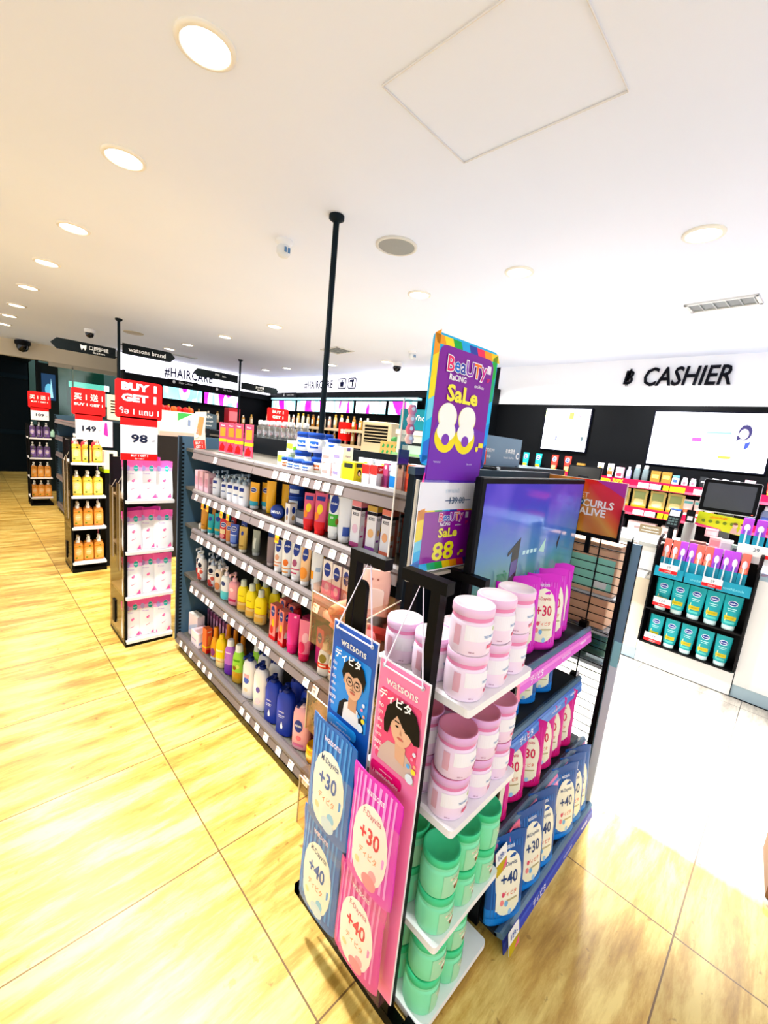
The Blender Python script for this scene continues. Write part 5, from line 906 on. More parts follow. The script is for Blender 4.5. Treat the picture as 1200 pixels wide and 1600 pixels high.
PP = [('r', -1.4, 1.4, .82, 1, '#f06ab0'), ('r', -1.3, 1.3, .74, .83, '#e9a9dc'), ('e', .35, .8, .26, .075, '#3fb3a8'), ('t', 'new', .35, .8, .035, '#e8f4f2', .4, .01), ('e', -.5, .8, .25, .07, '#b6a4dc'), ('t', 'Protex', -.2, .67, .035, '#b07ac8', .8, .0), ('e', 0, .48, .14, .03, '#ef5f96'), ('e', .1, .5, .1, .03, '#f28ab4'), ('p', [(-.2, .28), (.1, .3), (.3, .35), (.1, .29), (-.2, .265)], '#ea4f78'), ('p', [(.3, .03), (.9, .03), (.75, .15)], '#f2609a'), ('p', [(-.98, .03), (-.7, .03), (-.9, .13)], '#f48ab8')]
pp = pouch_p('refill_pouch', .125, .285, .05, '#f4f2f5', PP, top='#ef5fae', seal=.9); pq = pouch_p('refill_pouch', .12, .29, .04, '#d94fa8', [('r', -1, 1, .8, 1, '#c23a98')], seal=.9)
for k, z in enumerate((.045, .365, .69, 1.045)):
    nm = ['bottom', 'third', 'second', 'top'][k]
    for i in range(3):
        place(pp, (.80+i*.098, 3.165+random.uniform(-.01, .015), z+.001), radians(random.uniform(-10, 6)), 'white pouch with pink top and teal dot, %s tray of nearest rack, %s' % (nm, ('left', 'middle', 'right')[i]), 'pouch', 'white and pink refill pouches', s=(1, 1, (.95, .97, .96, .93)[k]), tilt=(radians(-4), 0))
    for i in range(2):
        place(pq, (.84+i*.1, 3.25, z+.001), radians(random.uniform(-8, 8)), 'magenta backed pouch in the rear row, %s tray of nearest rack, %s' % (nm, ('left', 'right')[i]), 'pouch', 'magenta pouches in the rear row', s=(1, 1, .98))
def wash(c, c2, c3, cap='#e9e6df'): return pump_p('wash_bottle', .235, .082, .055, c, cap, [('r', -.9, .9, .08, .66, c2), ('e', 0, .38, .62, .14, c3), ('r', -.5, .5, .37, .4, '#e8d8b0'), ('e', .2, .62, .2, .03, '#5a6a2a'), ('e', -.4, .14, .25, .04, '#6a7a2a')], e=4.5, bh=.76)
wy = wash('#dcb64e', '#efd27e', '#f3d0a8'); wo = wash('#c27c38', '#e09c56', '#ecb884'); wp = wash('#4a3560', '#6a4f86', '#c9b7d6')
def fill(pr, x0, y, z, n, dx, lab, s=1.0, g='wash bottles on the racks', rows=2):
    for j in range(rows):
        for i in range(n):
            place(pr, (x0+i*dx+j*.012, y+.07+j*.085, z), radians(random.uniform(-6, 6)), '%s, %s row, %s' % (lab, ('front', 'rear')[j], ('left', 'middle', 'right')[i]), 'bottle', g, s=s)
fill(wy, .785, 4.97, 1.106, 3, .088, 'yellow wash bottle, top tray of second rack', .98, rows=1); fill(wy, .785, 4.97, .776, 3, .088, 'yellow wash bottle, second tray of second rack', 1.02)
fill(wo, .785, 4.97, .461, 3, .088, 'orange wash bottle, third tray of second rack', 1.02); fill(wo, .785, 4.97, .101, 3, .088, 'orange wash bottle, bottom tray of second rack', 1.05)
rb = pump_p('wash_bottle', .25, .07, .05, '#c8404a', '#f0ece6', [('r', -.7, .7, .3, .6, '#e9a0a0')], bh=.74)
for i in range(3): place(rb, (.79+i*.088, 5.14, 1.106), 0, 'red wash bottle behind the yellow ones on the second rack, %s' % ('left', 'middle', 'right')[i], 'bottle', 'red wash bottles', s=1.08)
fill(wp, .81, 8.77, 1.106, 3, .09, 'purple wash bottle, top tray of farthest rack', 1.05, rows=1); fill(wp, .81, 8.77, .786, 3, .09, 'purple wash bottle, second tray of farthest rack', 1.05, rows=1)
fill(wo, .81, 8.77, .466, 3, .09, 'orange wash bottle, third tray of farthest rack', 1.05, rows=1); fill(wo, .81, 8.77, .141, 3, .09, 'orange wash bottle, bottom tray of farthest rack', 1.15, rows=1)
RED = '#e0121c'
def promo(x, y, w, z0, z1, zp0, lines, price, label, foot=None, an=0):
    r = thing('promotion_sign', label, 'sign', (x, y, 0), an); m = MB(); m.plate(rrect(-w/2, w/2, z0, z1, .018), 0, .004, RED); m.plate([(-w*.4, z0-.05), (w*.4, z0-.05), (w*.4, z0+.01), (-w*.4, z0+.01)], 0, .004, RED)
    for t, v, h, bo in lines: m.text(t, 0, z0+(z1-z0)*v, h*(z1-z0)*1.12, '#fdf6f4', flat(-.0006), w*.84, bo, sx=1.35)
    m.build('sign_board', r); m = MB(); m.plate([(-w*.4, zp0), (w*.4, zp0), (w*.4, z0-.045), (-w*.4, z0-.045)], -.004, .003, '#f4f2f6')
    a = zp0+(foot and .04 or 0); hh = z0-.045-a
    m.text(price, .0, a+hh*.56, hh*.3, '#2b3350', flat(-.0046), w*.42, .03, sx=1.4); m.text('.00', w*.3, a+hh*.5, hh*.08, '#2b3350', flat(-.0046), w*.12, .0)
    if foot: m.plate([(-w*.4, zp0), (w*.4, zp0), (w*.4, zp0+.044), (-w*.4, zp0+.044)], -.0046, .0005, RED); m.text('BUY 1 GET 1', 0, zp0+.031, .014, '#fdf6f4', flat(-.0052), w*.72, .03); m.text('ซื้อ 1 แถม 1', 0, zp0+.012, .010, '#fdf6f4', flat(-.0052), w*.3, .01)
    m.build('price_card', r); m = MB(); m.sq((0, .012 if foot else .036, zp0-(.0 if foot else .25)), (0, .012 if foot else .036, z1-.05), .012, '#1a1a1c'); m.build('stem', r); return r
promo(.823, 3.1, .27, 1.585, 1.822, 1.318, (('BUY 1', .83, .18, .05), ('GET 1', .54, .18, .05), ('ซื้อ 1 แถม 1', .2, .16, .012)), '98', 'red BUY 1 GET 1 sign with 98 price on the nearest rack', True)
promo(.877, 4.93, .27, 1.565, 1.812, 1.335, (('买 1 送 1', .68, .24, .02), ('BUY 1 GET 1', .4, .09, .04)), '149', 'red Chinese BUY 1 GET 1 sign with 149 price on the second rack')
promo(.903, 8.72, .28, 1.58, 1.83, 1.39, (('买 1 送 1', .66, .24, .02), ('BUY 1 GET 1', .38, .08, .04)), '109', 'red Chinese BUY 1 GET 1 sign with 109 price on the farthest rack')
# ------------------------------------------------------------------ second shelving unit down the aisle
G2 = shelving(1.07, 1.99, 5.49, 8.5, 'second dark shelving unit farther down the left aisle', False, None)
hk = bottle_p('lotion_bottle', .17, .06, .045, '#6b4a7e', '#d9cbe0', [('r', -.8, .8, .3, .6, '#d8c8e4')]); hk2 = bottle_p('lotion_bottle', .17, .06, .045, '#b04a5c', '#e9d9dc', [('r', -.8, .8, .3, .6, '#f0d0d4')])
for i, (y, z, pr, cn) in enumerate(((5.52, 1.18, hk2, 'rosy'), (5.70, 1.18, hk, 'violet'), (5.9, 1.18, hk2, 'rosy'), (5.55, .92, hk, 'violet'), (5.75, .92, hk, 'violet'), (5.95, .92, hk2, 'rosy'), (5.55, .57, hk, 'violet'), (5.8, .57, hk, 'violet'), (5.55, .12, hk, 'violet'), (5.8, .12, hk2, 'rosy'))):
    place(pr, (1.11, y, z), -pi/2, '%s bottle on the second unit behind the orange bottle rack, %s shelf %s' % (cn, {1.18: 'second', .92: 'middle', .57: 'fourth', .12: 'bottom'}[z], ('front', 'next', 'back')[(0, 1, 2, 0, 1, 2, 0, 1, 0, 1)[i]]), 'bottle', 'bottles on the second unit')
m = MB(); m.bbox(1.57, 1.98, 5.15, 5.45, 1.42, 1.70, '#f0e6de', .004); m.plate([(1.76, 1.5), (1.96, 1.52), (1.96, 1.69), (1.76, 1.69)], 5.148, .001, '#eef4ee'); m.plate([(1.76, 1.6), (1.92, 1.69), (1.76, 1.69)], 5.146, .001, '#4fae5c'); m.plate([(1.87, 1.55), (1.9, 1.55), (1.9, 1.62), (1.87, 1.62)], 5.145, .001, '#7f8fb0')
m.plate([(1.57, 1.42), (1.98, 1.42), (1.98, 1.47), (1.57, 1.47)], 5.147, .001, '#d9b9a8'); tag(m.build('carton'), 'large white carton with green triangle on top of the second unit', 'box')
m = MB(); m.box(1.54, 2.27, 5.1, 5.47, .0, 1.42, '#3a3431'); tag(m.build('display_plinth'), 'dark plinth under the large white carton', 'plinth')
for i in range(6):
    m = MB(); m.weld_rings([sring(0, .03, .03, 2, 12), sring(.02, .036, .034, 2, 12), sring(.05, .03, .03, 2, 12), sring(.06, .008, .01, 2, 12)], ['#d8281c', '#c81f18', '#e05a2a'][i % 3]); o = m.build('red_packet'); o.location = (1.62+i*.065, 5.25+.03*(i % 2), 1.701)
    tag(o, 'small glossy red packet on the large white carton, %s' % ('leftmost' if i == 0 else ORD[i]+' from the left'), 'packet', 'red packets on the white carton')
m = MB(); m.plate([(0, 0), (.2, .0), (.2, .175), (0, .19)], 0, .01, '#3a4a56'); m.text('BATH', .09, .14, .03, WH, flat(-.001), .13, .01); m.text('ครีมอาบน้ำ', .1, .09, .022, WH, flat(-.001), .14, .006); m.text('Shower', .1, .04, .02, WH, flat(-.001), .12, .006)
m.box(.08, .12, .0, .01, -.12, 0, '#222a30'); o = m.build('category_board'); o.location = (2.03, 5.2, 1.54); tag(o, 'small dark board with white writing right of the large white carton', 'sign')
# items between the nearest rack and the second unit
# pink and white lit card behind the 98 sign
m = MB(); m.box(1.12, 1.3, 5.3, 5.38, 1.54, 1.80, '#e9dcc2'); 
for i in range(5): m.box(1.135, 1.285, 5.298, 5.3, 1.61+i*.03, 1.622+i*.03, '#1d1c1a')
tag(m.build('louvre_cabinet'), 'cream louvred box top between the 149 and 98 signs', 'air conditioner')
m = MB(); m.plate([(1.02, 1.25), (1.14, 1.25), (1.14, 1.52), (1.02, 1.52)], 5.25, .01, M('#f4dff2', .4, emit=.4)); m.plate([(1.06, 1.38), (1.1, 1.36), (1.09, 1.5), (1.07, 1.5)], 5.245, .002, '#d63fb0'); tag(m.build('lit_card'), 'pale pink lit card behind the left edge of the 98 sign', 'sign')
m = MB(); m.bbox(1.03, 1.15, 5.1, 5.2, 1.03, 1.22, '#f0efd9', .004); m.box(1.02, 1.3, 5.05, 5.3, 1.0, 1.03, '#b9d43a'); m.box(1.03, 1.29, 5.06, 5.29, 0.0, 1.0, '#1a1b1d'); tag(m.build('lime_display_table'), 'narrow black stand with lime top holding a cream box', 'stand')
# window display bottles beyond the glass
cols = ['#bfe6cf', '#9fd6c0', '#e8f2ea', '#7fc4b0', '#cfeadf', '#a8dcc6']
m = MB(); m.box(1.2, 2.0, 10.3, 10.6, 0, 1.05, '#202b2b'); tag(m.build('window_plinth'), 'dark display plinth by the shop window', 'plinth')
for i in range(9):
    h = .14+.05*((i*7) % 4); m = MB(); m.lathe([(.035, 0), (.038, .01), (.038, h*.7), (.015, h*.82), (.015, h), (.001, h)], M(cols[i % 6], .3), 12); o = m.build('green_bottle'); o.location = (1.26+i*.075, 10.4+.06*(i % 2), 1.05)
    tag(o, 'pale green bottle on the window plinth, %s' % ('leftmost' if i == 0 else ORD[i]+' from the left'), 'bottle', 'pale green bottles by the window')
# ------------------------------------------------------------------ haircare wall shelving
def streak_mat(seed):
    def f(nt):
        N = nt.nodes; L = nt.links; tc = N.new('ShaderNodeTexCoord'); mp = N.new('ShaderNodeMapping'); mp.inputs['Location'].default_value = (seed*1.7, seed*.3, 0); mp.inputs['Rotation'].default_value = (0, radians(-28), radians(0)); mp.inputs['Scale'].default_value = (1, 1, .25)
        L.new(tc.outputs['Object'], mp.inputs[0]); n = N.new('ShaderNodeTexNoise'); n.inputs['Scale'].default_value = 3.6; n.inputs['Detail'].default_value = 1.5; L.new(mp.outputs[0], n.inputs['Vector'])
        r = ramp(nt, [(0, '#c61fd6'), (.40, '#c61fd6'), (.42, '#f4f0fb'), (.5, '#f4f4fb'), (.52, '#8fe0f0'), (.60, '#a9e6f2'), (.62, '#f4f4fb'), (1, '#eef0fb')]); r.color_ramp.interpolation = 'CONSTANT' if 0 else 'LINEAR'
        L.new(n.outputs[0], r.inputs[0]); return r.outputs[0]
    return f
def scr(name, loc, rz, w, h, seed, label, wt=None, em=1.3):
    r = thing(name, label, 'screen', loc, rz); m = MB(); m.box(-w/2, w/2, 0, .05, 0, h, '#0e1115'); m.build('frame', r)
    m = MB(); m.plate([(-w/2+.015, .015), (w/2-.015, .015), (w/2-.015, h-.015), (-w/2+.015, h-.015)], -.002, .002, image_mat('screen_streaks', streak_mat(seed), em))
    if wt: m.text(wt, w*.1, h*.3, h*.18, '#7f9fc8', flat(-.003), w*.4, .0)
    m.build('display', r)
for i, (x, w, c) in enumerate(((3.38, .82, 'left'), (4.22, .82, 'right'))): scr('lit_screen', (x, 9.6, 2.02), 0, w, .27, i+1, 'pink and cyan lit screen under the far haircare band, %s of two' % c)
ys = [(9.97-.0, 8.35), (8.3, 7.36), (7.32, 6.33), (6.29, 5.45), (5.41, 4.72)]
for i, (a, b) in enumerate(ys):
    a = min(a, 9.4); scr('lit_screen', (5.36, (a+b)/2, 2.06), -pi/2, a-b, .25, i+4, 'pink and cyan lit screen on the right haircare wall, %s' % ('leftmost' if i == 0 else ORD[i]+' from the left'), 'LOREAL' if i in (2, 4) else None)
m = MB(); m.box(5.34, 5.45, 4.72, 9.4, 2.325, 2.36, M('#a9e4f2', .4, emit=.9)); tag(m.build('light_strip'), 'thin cyan light strip above the right haircare screens', 'light strip')
m = MB(); m.box(2.28, 5.3, 9.2, 9.7, 0, 1.62, '#1b1f24'); m.box(2.28, 5.3, 9.2, 9.7, 1.62, 1.65, '#3a3d40'); m.box(2.28, 5.4, 9.55, 9.7, 2.3, 2.42, '#17191d'); tag(m.build('wall_shelving'), 'dark wall shelving below the far left haircare screens', 'shelves')
m = MB(); m.box(4.95, 5.45, 5.4, 9.1, 0, 1.3, '#1b1f24')
for z in (1.45, 1.72): m.box(4.95, 5.45, 5.4, 9.1, z, z+.025, '#55504a'); m.box(4.93, 4.95, 5.4, 9.1, z-.02, z+.03, '#c9b9a0')
for y in (5.4, 7.2, 9.08): m.box(4.97, 5.45, y, y+.02, 1.3, 1.76, '#1b1f24')
tag(m.build('wall_shelving'), 'dark wall shelving of tan bottles along the right haircare wall', 'shelves')
for x, y, rz, t in ((3.35, 9.53, 0, 'Hair Colour'), (4.25, 9.53, 0, 'Hair Styling')):
    m = MB(); m.plate([(-.3, 0), (.3, 0), (.3, .1), (-.3, .1)], 0, .01, '#0c0d0f'); m.text(t, .06, .05, .04, WH, flat(-.001), .3, .006); m.plate(ell(-.18, .05, .03, .035, 8), -.001, .0005, WH); o = m.build('shelf_header'); o.location = (x, y, 2.33 if x < 4 else 2.32); tag(o, 'small black %s header tag below the far light band' % t, 'sign')
m = MB(); m.plate([(-.3, 0), (.3, 0), (.3, .1), (-.3, .1)], 0, .01, '#0c0d0f'); m.text('Treatment & Conditioner', .06, .05, .035, WH, flat(-.001), .3, .006); m.plate([(-.22, .02), (-.18, .02), (-.18, .08), (-.22, .08)], -.001, .0005, WH); o = m.build('shelf_header'); o.location = (5.29, 8.55, 2.37); o.rotation_euler = (0, 0, -pi/2); tag(o, 'small black header tag below the right light band', 'sign')
tanc = ['#b98a4a', '#d8c3a0', '#c9a878', '#e3d6bc', '#a8743a', '#d9cfc0', '#c89a8a']
tps = [bottle_p('shampoo_bottle', .22+.02*(i % 3), .075, .05, c, ['#e9e2d2', '#8a6a3a', '#c9a24a'][i % 3], [('r', -.7, .7, .25, .6, '#efe6d2')]) for i, c in enumerate(tanc)]
n_ = 0
for z, sn in ((1.475, 'lower'), (1.745, 'upper')):
    for i in range(22):
        y = 8.95-i*.18; pr = tps[(i*3+(z > 1.5)*2) % 7]
        if y < 5.45: continue
        place(pr, (5.02, y, z), -pi/2+radians(random.uniform(-10, 10)), 'tan shampoo bottle on the %s right haircare wall shelf, %s' % (sn, 'leftmost' if i == 0 else (ORD[i] if i < len(ORD) else str(i))+' from the left'), 'bottle', 'shampoo bottles on the right haircare wall')
for i in range(12): place(tps[(i*2+1) % 7], (2.6+i*.2, 9.3, 1.65), radians(random.uniform(-10, 10)), 'shampoo bottle on the far left haircare wall, %s' % ('leftmost' if i == 0 else ORD[i]+' from the left'), 'bottle', 'shampoo bottles on the far wall')
for x, y, rz, z, h, nm in ((4.1, 8.8, 0, 1.35, .62, 'tall dark red product display before the column'),):
    m = MB(); m.bbox(-.13, .13, -.1, .1, 0, h, '#a81f2c', .01); m.plate([(-.11, .35), (.11, .35), (.11, .55), (-.11, .55)], -.102, .002, '#e07a86'); m.text('CLEAR', 0, .2, .05, '#e9a0a8', flat(-.101), .18, .01); m.box(-.13, .13, -.1, .1, -1.35, 0, '#1b1f24'); o = m.build('product_display'); o.location = (x, y, z); tag(o, nm, 'display')
def little_sign(x, y, z0, w, h, lines, nm, rz):
    r = thing('promotion_sign', nm, 'sign', (x, y, z0), rz); m = MB(); m.plate(rrect(-w/2, w/2, 0, h, .02), 0, .006, RED)
    for t, v, hh, b in lines: m.text(t, 0, v*h, hh*h, '#fbf4f2', flat(-.001), w*.82, b, sx=1.3)
    m.build('sign_board', r); m = MB(); m.sq((0, .01, -.2), (0, .01, 0), .015, '#7a1014'); m.build('stem', r)
little_sign(3.54, 6.0, 1.66, .34, .28, (('BUY 1', .8, .16, .05), ('GET 1', .52, .16, .05), ('ซื้อ 1 แถม 1', .18, .14, .01)), 'small red BUY 1 GET 1 sign behind the clear bottles', -radians(12))
little_sign(4.98, 6.0, 1.54, .37, .33, (('save', .5, .24, .04),), 'red save sign left of the beige air conditioner', -radians(12))
m = MB(); m.box(3.1, 3.9, 5.9, 8.0, 0, 1.5, '#2a3036'); m.box(3.08, 3.92, 5.88, 8.02, 1.4, 1.43, '#6d6864'); m.box(3.48, 3.52, 5.9, 8.0, 1.5, 1.66, '#22282c'); tag(m.build('shelving_unit'), 'dark middle shelving unit behind the clear bottle row', 'shelves')
# floor standing air conditioner
r = thing('air_conditioner', 'beige floor standing air conditioner with dark louvres near the right wall', 'air conditioner', (4.72, 4.98, 0), -pi/2+radians(14)); m = MB(); m.bbox(-.28, .28, 0, .3, 0, 1.9, '#e2d2b2', .02); m.build('body', r)
m = MB(); m.plate([(-.22, 1.56), (.22, 1.56), (.22, 1.85), (-.22, 1.85)], -.002, .002, '#1f1d19')
for i in range(6): m.box(-.22, .22, -.014, -.002, 1.585+i*.05, 1.60+i*.05, '#d9c8a6')
m.build('louvre', r)
# stack of green dotted cartons
for i in range(4):
    m = MB(); m.bbox(-.16, .16, -.15, .15, 0, .4, '#c9ad6c' if i else '#b99a55', .004)
    for a in range(4):
        for b in range(4): m.plate([(-.13+a*.07, .06+b*.085), (-.1+a*.07, .05+b*.085), (-.085+a*.07, .09+b*.085), (-.11+a*.07, .11+b*.085)], -.152, .001, '#3f9a5c')
    o = m.build('carton'); o.location = (4.55, 4.38, i*.402); o.rotation_euler = (0, 0, -radians(70)); tag(o, 'tan carton with green leaf print, %s of the stack by the air conditioner' % ['bottom', 'second', 'third', 'topmost'][i], 'box', 'stacked green print cartons')
for i in range(3):
    m = MB(); m.weld_rings([sring(0, .05, .04, 2, 10), sring(.03, .06, .05, 2, 10), sring(.07, .02, .02, 2, 10)], '#4f9a5a'); o = m.build('green_packet'); o.location = (4.5+.05*i, 4.32+.07*(i % 2), 1.61); tag(o, 'green packet on top of the carton stack, %s' % ['left', 'middle', 'right'][i], 'packet', 'green packets on the cartons')
# teal topped display
r = thing('teal_display', 'white display case with teal top sign reading Who', 'display', (4.35, 3.7, 0), -radians(70)); m = MB(); m.box(-.35, .35, 0, .35, 0, 1.72, '#d9d4c8'); m.box(-.3, .3, -.005, 0, 1.1, 1.62, '#3b403d'); m.box(-.26, .2, -.01, -.005, 1.2, 1.58, '#b9c0bc'); m.box(-.37, .37, -.03, .37, 1.72, 1.78, '#efe9dc'); m.build('case', r)
m = MB(); m.plate([(-.34, 1.79), (.34, 1.79), (.34, 2.06), (-.34, 2.06)], 0, .01, '#11808c'); m.text('“Who', -.1, 1.95, .08, WH, flat(-.002), .28, .02); m.build('top_sign', r)
m = MB(); m.box(-.36, .36, -.12, -.01, 1.44, 1.47, '#7fae7a'); m.build('ledge', r)
# pink trinkets hanging beside the sale sign
for i in range(4):
    m = MB(); m.weld_rings([sring(0, .02, .015, 2, 12), sring(.03, .032, .02, 2, 12), sring(.06, .02, .014, 2, 12)], ['#e58aa0', '#e9a9b0', '#d8697e', '#efc0b8'][i]); m.plate(ell(0, .035, .012, .012, 10), -.022, .002, '#f6e6ea'); o = m.build('pink_packet'); o.scale = (.5, .5, .5); o.location = (1.0, .90, 1.69-.03*i); o.rotation_euler = (0, 0, -.5)
    tag(o, 'pink packet hung in a column left of the sale sign, %s' % ['topmost', 'second', 'third', 'lowest'][i], 'packet', 'pink packets left of the sale sign')
m = MB(); m.box(.99, 1.03, .93, .933, 1.2, 1.74, M('#e6dfd6', .12, kind='clear')); m.sq((.99, .93, 1.2), (.99, .93, 1.74), .004, '#d9d0c4'); m.box(.985, 1.035, .925, .928, 1.53, 1.58, M('#8d8a88', .3, kind='clear')); tag(m.build('strip_hanger'), 'clear plastic hanger strip clipped to the near end of the top shelf', 'hanger')
# ------------------------------------------------------------------ cashier wall screens
def plain(name, y0, y1, z0, z1, label, em):
    r = thing(name, label, 'screen', (5.47, (y0+y1)/2, z0), -pi/2); w = (y1-y0)/2; h = z1-z0; m = MB(); m.bbox(-w-.015, w+.015, 0, .03, -.015, h+.015, M('#060a1c', .3), .004); m.build('frame', r)
    m = MB(); m.plate([(-w, 0), (w, 0), (w, h), (-w, h)], -.001, .001, M('#f3f5fa', .3, emit=em)); return r, m, w, h
E1 = lambda c: M(c, .4, emit=.9)
r, m, w, h = plain('menu_screen', 1.995, 2.56, 1.715, 2.235, 'smaller glowing white menu screen on the black cashier wall', 1.1)
m.plate([(-w, h*.72), (-w*.1, h*.72), (-w*.1, h*.97), (-w, h*.97)], -.002, .0005, E1('#e3f0b8')); m.plate(ell(-w*.5, h*.85, w*.36, h*.08), -.003, .0005, E1('#d6e87a')); m.plate([(w*.1, h*.76), (w*.3, h*.76), (w*.3, h*.92), (w*.1, h*.92)], -.003, .0005, E1('#7aa03c')); m.plate([(-w*.1, h*.72), (w, h*.72), (w, h*.97), (-w*.1, h*.97)], -.002, .0005, E1('#f2dff0'))
m.text('SALE', w*.6, h*.84, h*.08, E1('#d94aa8'), flat(-.0035), w*.5, .01)
for a, b, c in ((-.8, .3, '#d98ac0'), (-.35, .28, '#5a5fa8'), (.05, .26, '#b9a4d0'), (.8, .3, '#3a4a4f')): m.plate([(w*a-.012, h*b-.025), (w*a+.012, h*b-.025), (w*a+.012, h*b+.025), (w*a-.012, h*b+.025)], -.003, .0005, E1(c))
m.build('display', r)
r, m, w, h = plain('menu_screen', .30, 1.305, 1.65, 2.22, 'large glowing white menu screen with smiling woman picture', 1.1)
def bx(a0, a1, b0, b1, c, l=1): m.plate([(w*a0, h*b0), (w*a1, h*b0), (w*a1, h*b1), (w*a0, h*b1)], -.001-.0008*l, .0005, E1(c))
bx(-.95, -.8, .28, .62, '#b9e6ee'); bx(-.78, -.6, .55, .62, '#b7a8cc'); bx(-.25, -.08, .48, .55, '#c43aa0'); bx(-.02, .38, .63, .67, '#6a86a8'); bx(-.75, .45, .22, .25, '#f2e28a'); bx(.25, .45, .2, .25, '#f3dc3c', 2); bx(-.92, -.84, .32, .45, '#7fd0de', 2)
m.text('ALLIE', -.25, h*.78, h*.05, E1('#a9cfdf'), flat(-.003), w*.25, .0); m.text('ALLIE', .78*w, h*.9, h*.06, E1('#9fb9c9'), flat(-.003), w*.25, .0); m.text('50', .5*w, h*.12, h*.06, E1('#9fc9df'), flat(-.003), w*.2, .0)
for i in range(6): m.plate(ell(w*(-.62+i*.18), h*.38, w*.05, h*.05, 10), -.003, .0005, E1(['#c9e2ec', '#d4dfea', '#bfd9e6'][i % 3]))
cx, cy = w*.58, h*.63
m.plate([(cx-.10, 0+h*.16), (cx+.17, h*.16), (cx+.12, cy-.07), (cx+.02, cy-.05), (cx-.05, cy-.08)], -.0025, .0005, E1('#eef4f8')); m.plate(ell(cx+.005, cy+.025, .052, .075), -.003, .0005, E1('#2a2450')); m.plate([(cx-.05, cy), (cx-.055, cy-.06), (cx-.02, cy-.04)], -.003, .0005, E1('#2a2450')); m.plate(ell(cx-.002, cy+.008, .036, .05), -.004, .0005, E1('#f6e6e2')); m.plate([(cx-.014, cy-.018), (cx+.012, cy-.015), (cx, cy-.026)], -.005, .0005, E1('#c4506a')); m.plate(ell(cx-.013, cy+.015, .005, .003, 8), -.005, .0005, E1('#2a2450')); m.plate(ell(cx+.012, cy+.017, .005, .003, 8), -.005, .0005, E1('#2a2450')); m.plate([(cx+.02, cy-.08), (cx+.06, cy-.06), (cx+.05, cy-.12), (cx+.02, cy-.14)], -.005, .0005, E1('#2f3f8c'))
bx(.45, .9, .2, .215, '#7fc9d2'); m.build('display', r)
# ------------------------------------------------------------------ shelving behind the counter
PK = M('#d8123f', .35); XS = 5.12
r = thing('cashier_wall_shelving', 'wall shelving with crimson price rails behind the cashier counter', 'shelves', (0, 0, 0)); m = MB(); m.box(5.25, 5.49, -1.2, 3.25, 0, 1.62, '#0d0f12'); m.build('back_panel', r)
for z, y1 in ((1.45, 3.2), (1.16, 2.6), (.9, 2.6)):
    m = MB(); m.box(XS, 5.25, -1.2, y1, z-.02, z, '#4a4a4e'); m.box(XS-.012, XS, -1.2, y1, z-.075, z+.012, PK); m.box(XS-.014, XS-.012, -1.2, y1, z-.075, z-.05, '#e8566a')
    for y, w_, c in ((1.08, .12, '#f4eef0'), (.90, .14, '#f5cf2a'), (.72, .08, '#f4eef0'), (1.20, .1, '#f4eef0'), (1.0, .08, '#f5cf2a'), (2.1, .12, '#f5cf2a'), (1.62, .14, '#f5cf2a')):
        if (z < 1.3 and y > 1.5): continue
        m.box(XS-.018, XS-.014, y-w_/2, y+w_/2, z-.065, z-.012, c)
    if z > 1.4:
        m.X = Matrix.Translation((XS-.0145, 0, 0)) @ Matrix.Rotation(-pi/2, 4, 'Z')
        for u in (-2.75, -2.35, -1.5): m.text('ลด 50%', u, z-.028, .05, '#f8d21f', flat(-.006), .22, .03)
    m.build('shelf', r)
pfam = [lambda: tube_p('sunscreen_tube', .14, .06, .04, '#f3f0ee', '#efe9e6', [('r', -.9, .9, .2, .5, '#e8603c'), ('e', 0, .65, .5, .12, '#f0b060')]), lambda: carton_p('cosmetic_box', .07, .05, .12, '#e8b9c4', [('r', -.7, .7, .2, .5, '#a83a4c')]), lambda: bottle_p('cosmetic_bottle', .14, .05, .04, '#8a86a8', '#d9d6dc', [('r', -.6, .6, .3, .6, '#e9e6ee')]), lambda: bottle_p('cosmetic_bottle', .2, .07, .05, '#5d6a6c', '#e6e9e8', [], capw=.7), lambda: carton_p('cosmetic_box', .09, .05, .13, '#8a6a34', [('r', -.7, .7, .4, .7, '#d9b86a')]), lambda: jar_p('cosmetic_jar', .035, .11, '#eef0f4', '#6aa6d0', [('r', -.6, .6, .3, .6, '#3a5a9c')], n=16), lambda: bottle_p('cosmetic_bottle', .09, .055, .05, '#f0ece9', '#f2dfe2', [('e', 0, .4, .5, .2, '#d9707c')], capw=.8), lambda: bottle_p('cosmetic_bottle', .12, .07, .05, '#b03a7c', '#f2eef2', [('e', 0, .4, .5, .16, '#5a3a8c')], capw=.9), lambda: tube_p('sunscreen_tube', .13, .07, .04, '#2f3134', '#1b1c1e', [('r', -.6, .6, .5, .6, '#9a9c9e')]), lambda: tube_p('lotion_tube', .2, .085, .05, '#1b9a9a', '#dfe9e8', vasel()+[('r', -.7, .7, .15, .3, '#c9b23a')]), lambda: tube_p('lotion_tube', .2, .085, .05, '#d83c34', '#e9b04a', vasel()+[('r', -.7, .7, .15, .35, '#f0a87a')]), lambda: pouch_p('snack_pouch', .15, .2, .04, '#cdbb74', [('r', -.8, .8, .5, .9, '#8f9a62'), ('e', 0, .35, .7, .18, '#efe0a0'), ('r', -1.2, 1.2, .0, .15, '#d98a2a')]), lambda: carton_p('clear_box', .09, .05, .17, M('#e9dfe2', .25, kind='clear'), [('r', -.6, .6, .2, .6, '#d9a0a8')])]
PF = {}
def pf(i):
    if i not in PF: PF[i] = pfam[i]()
    return PF[i]
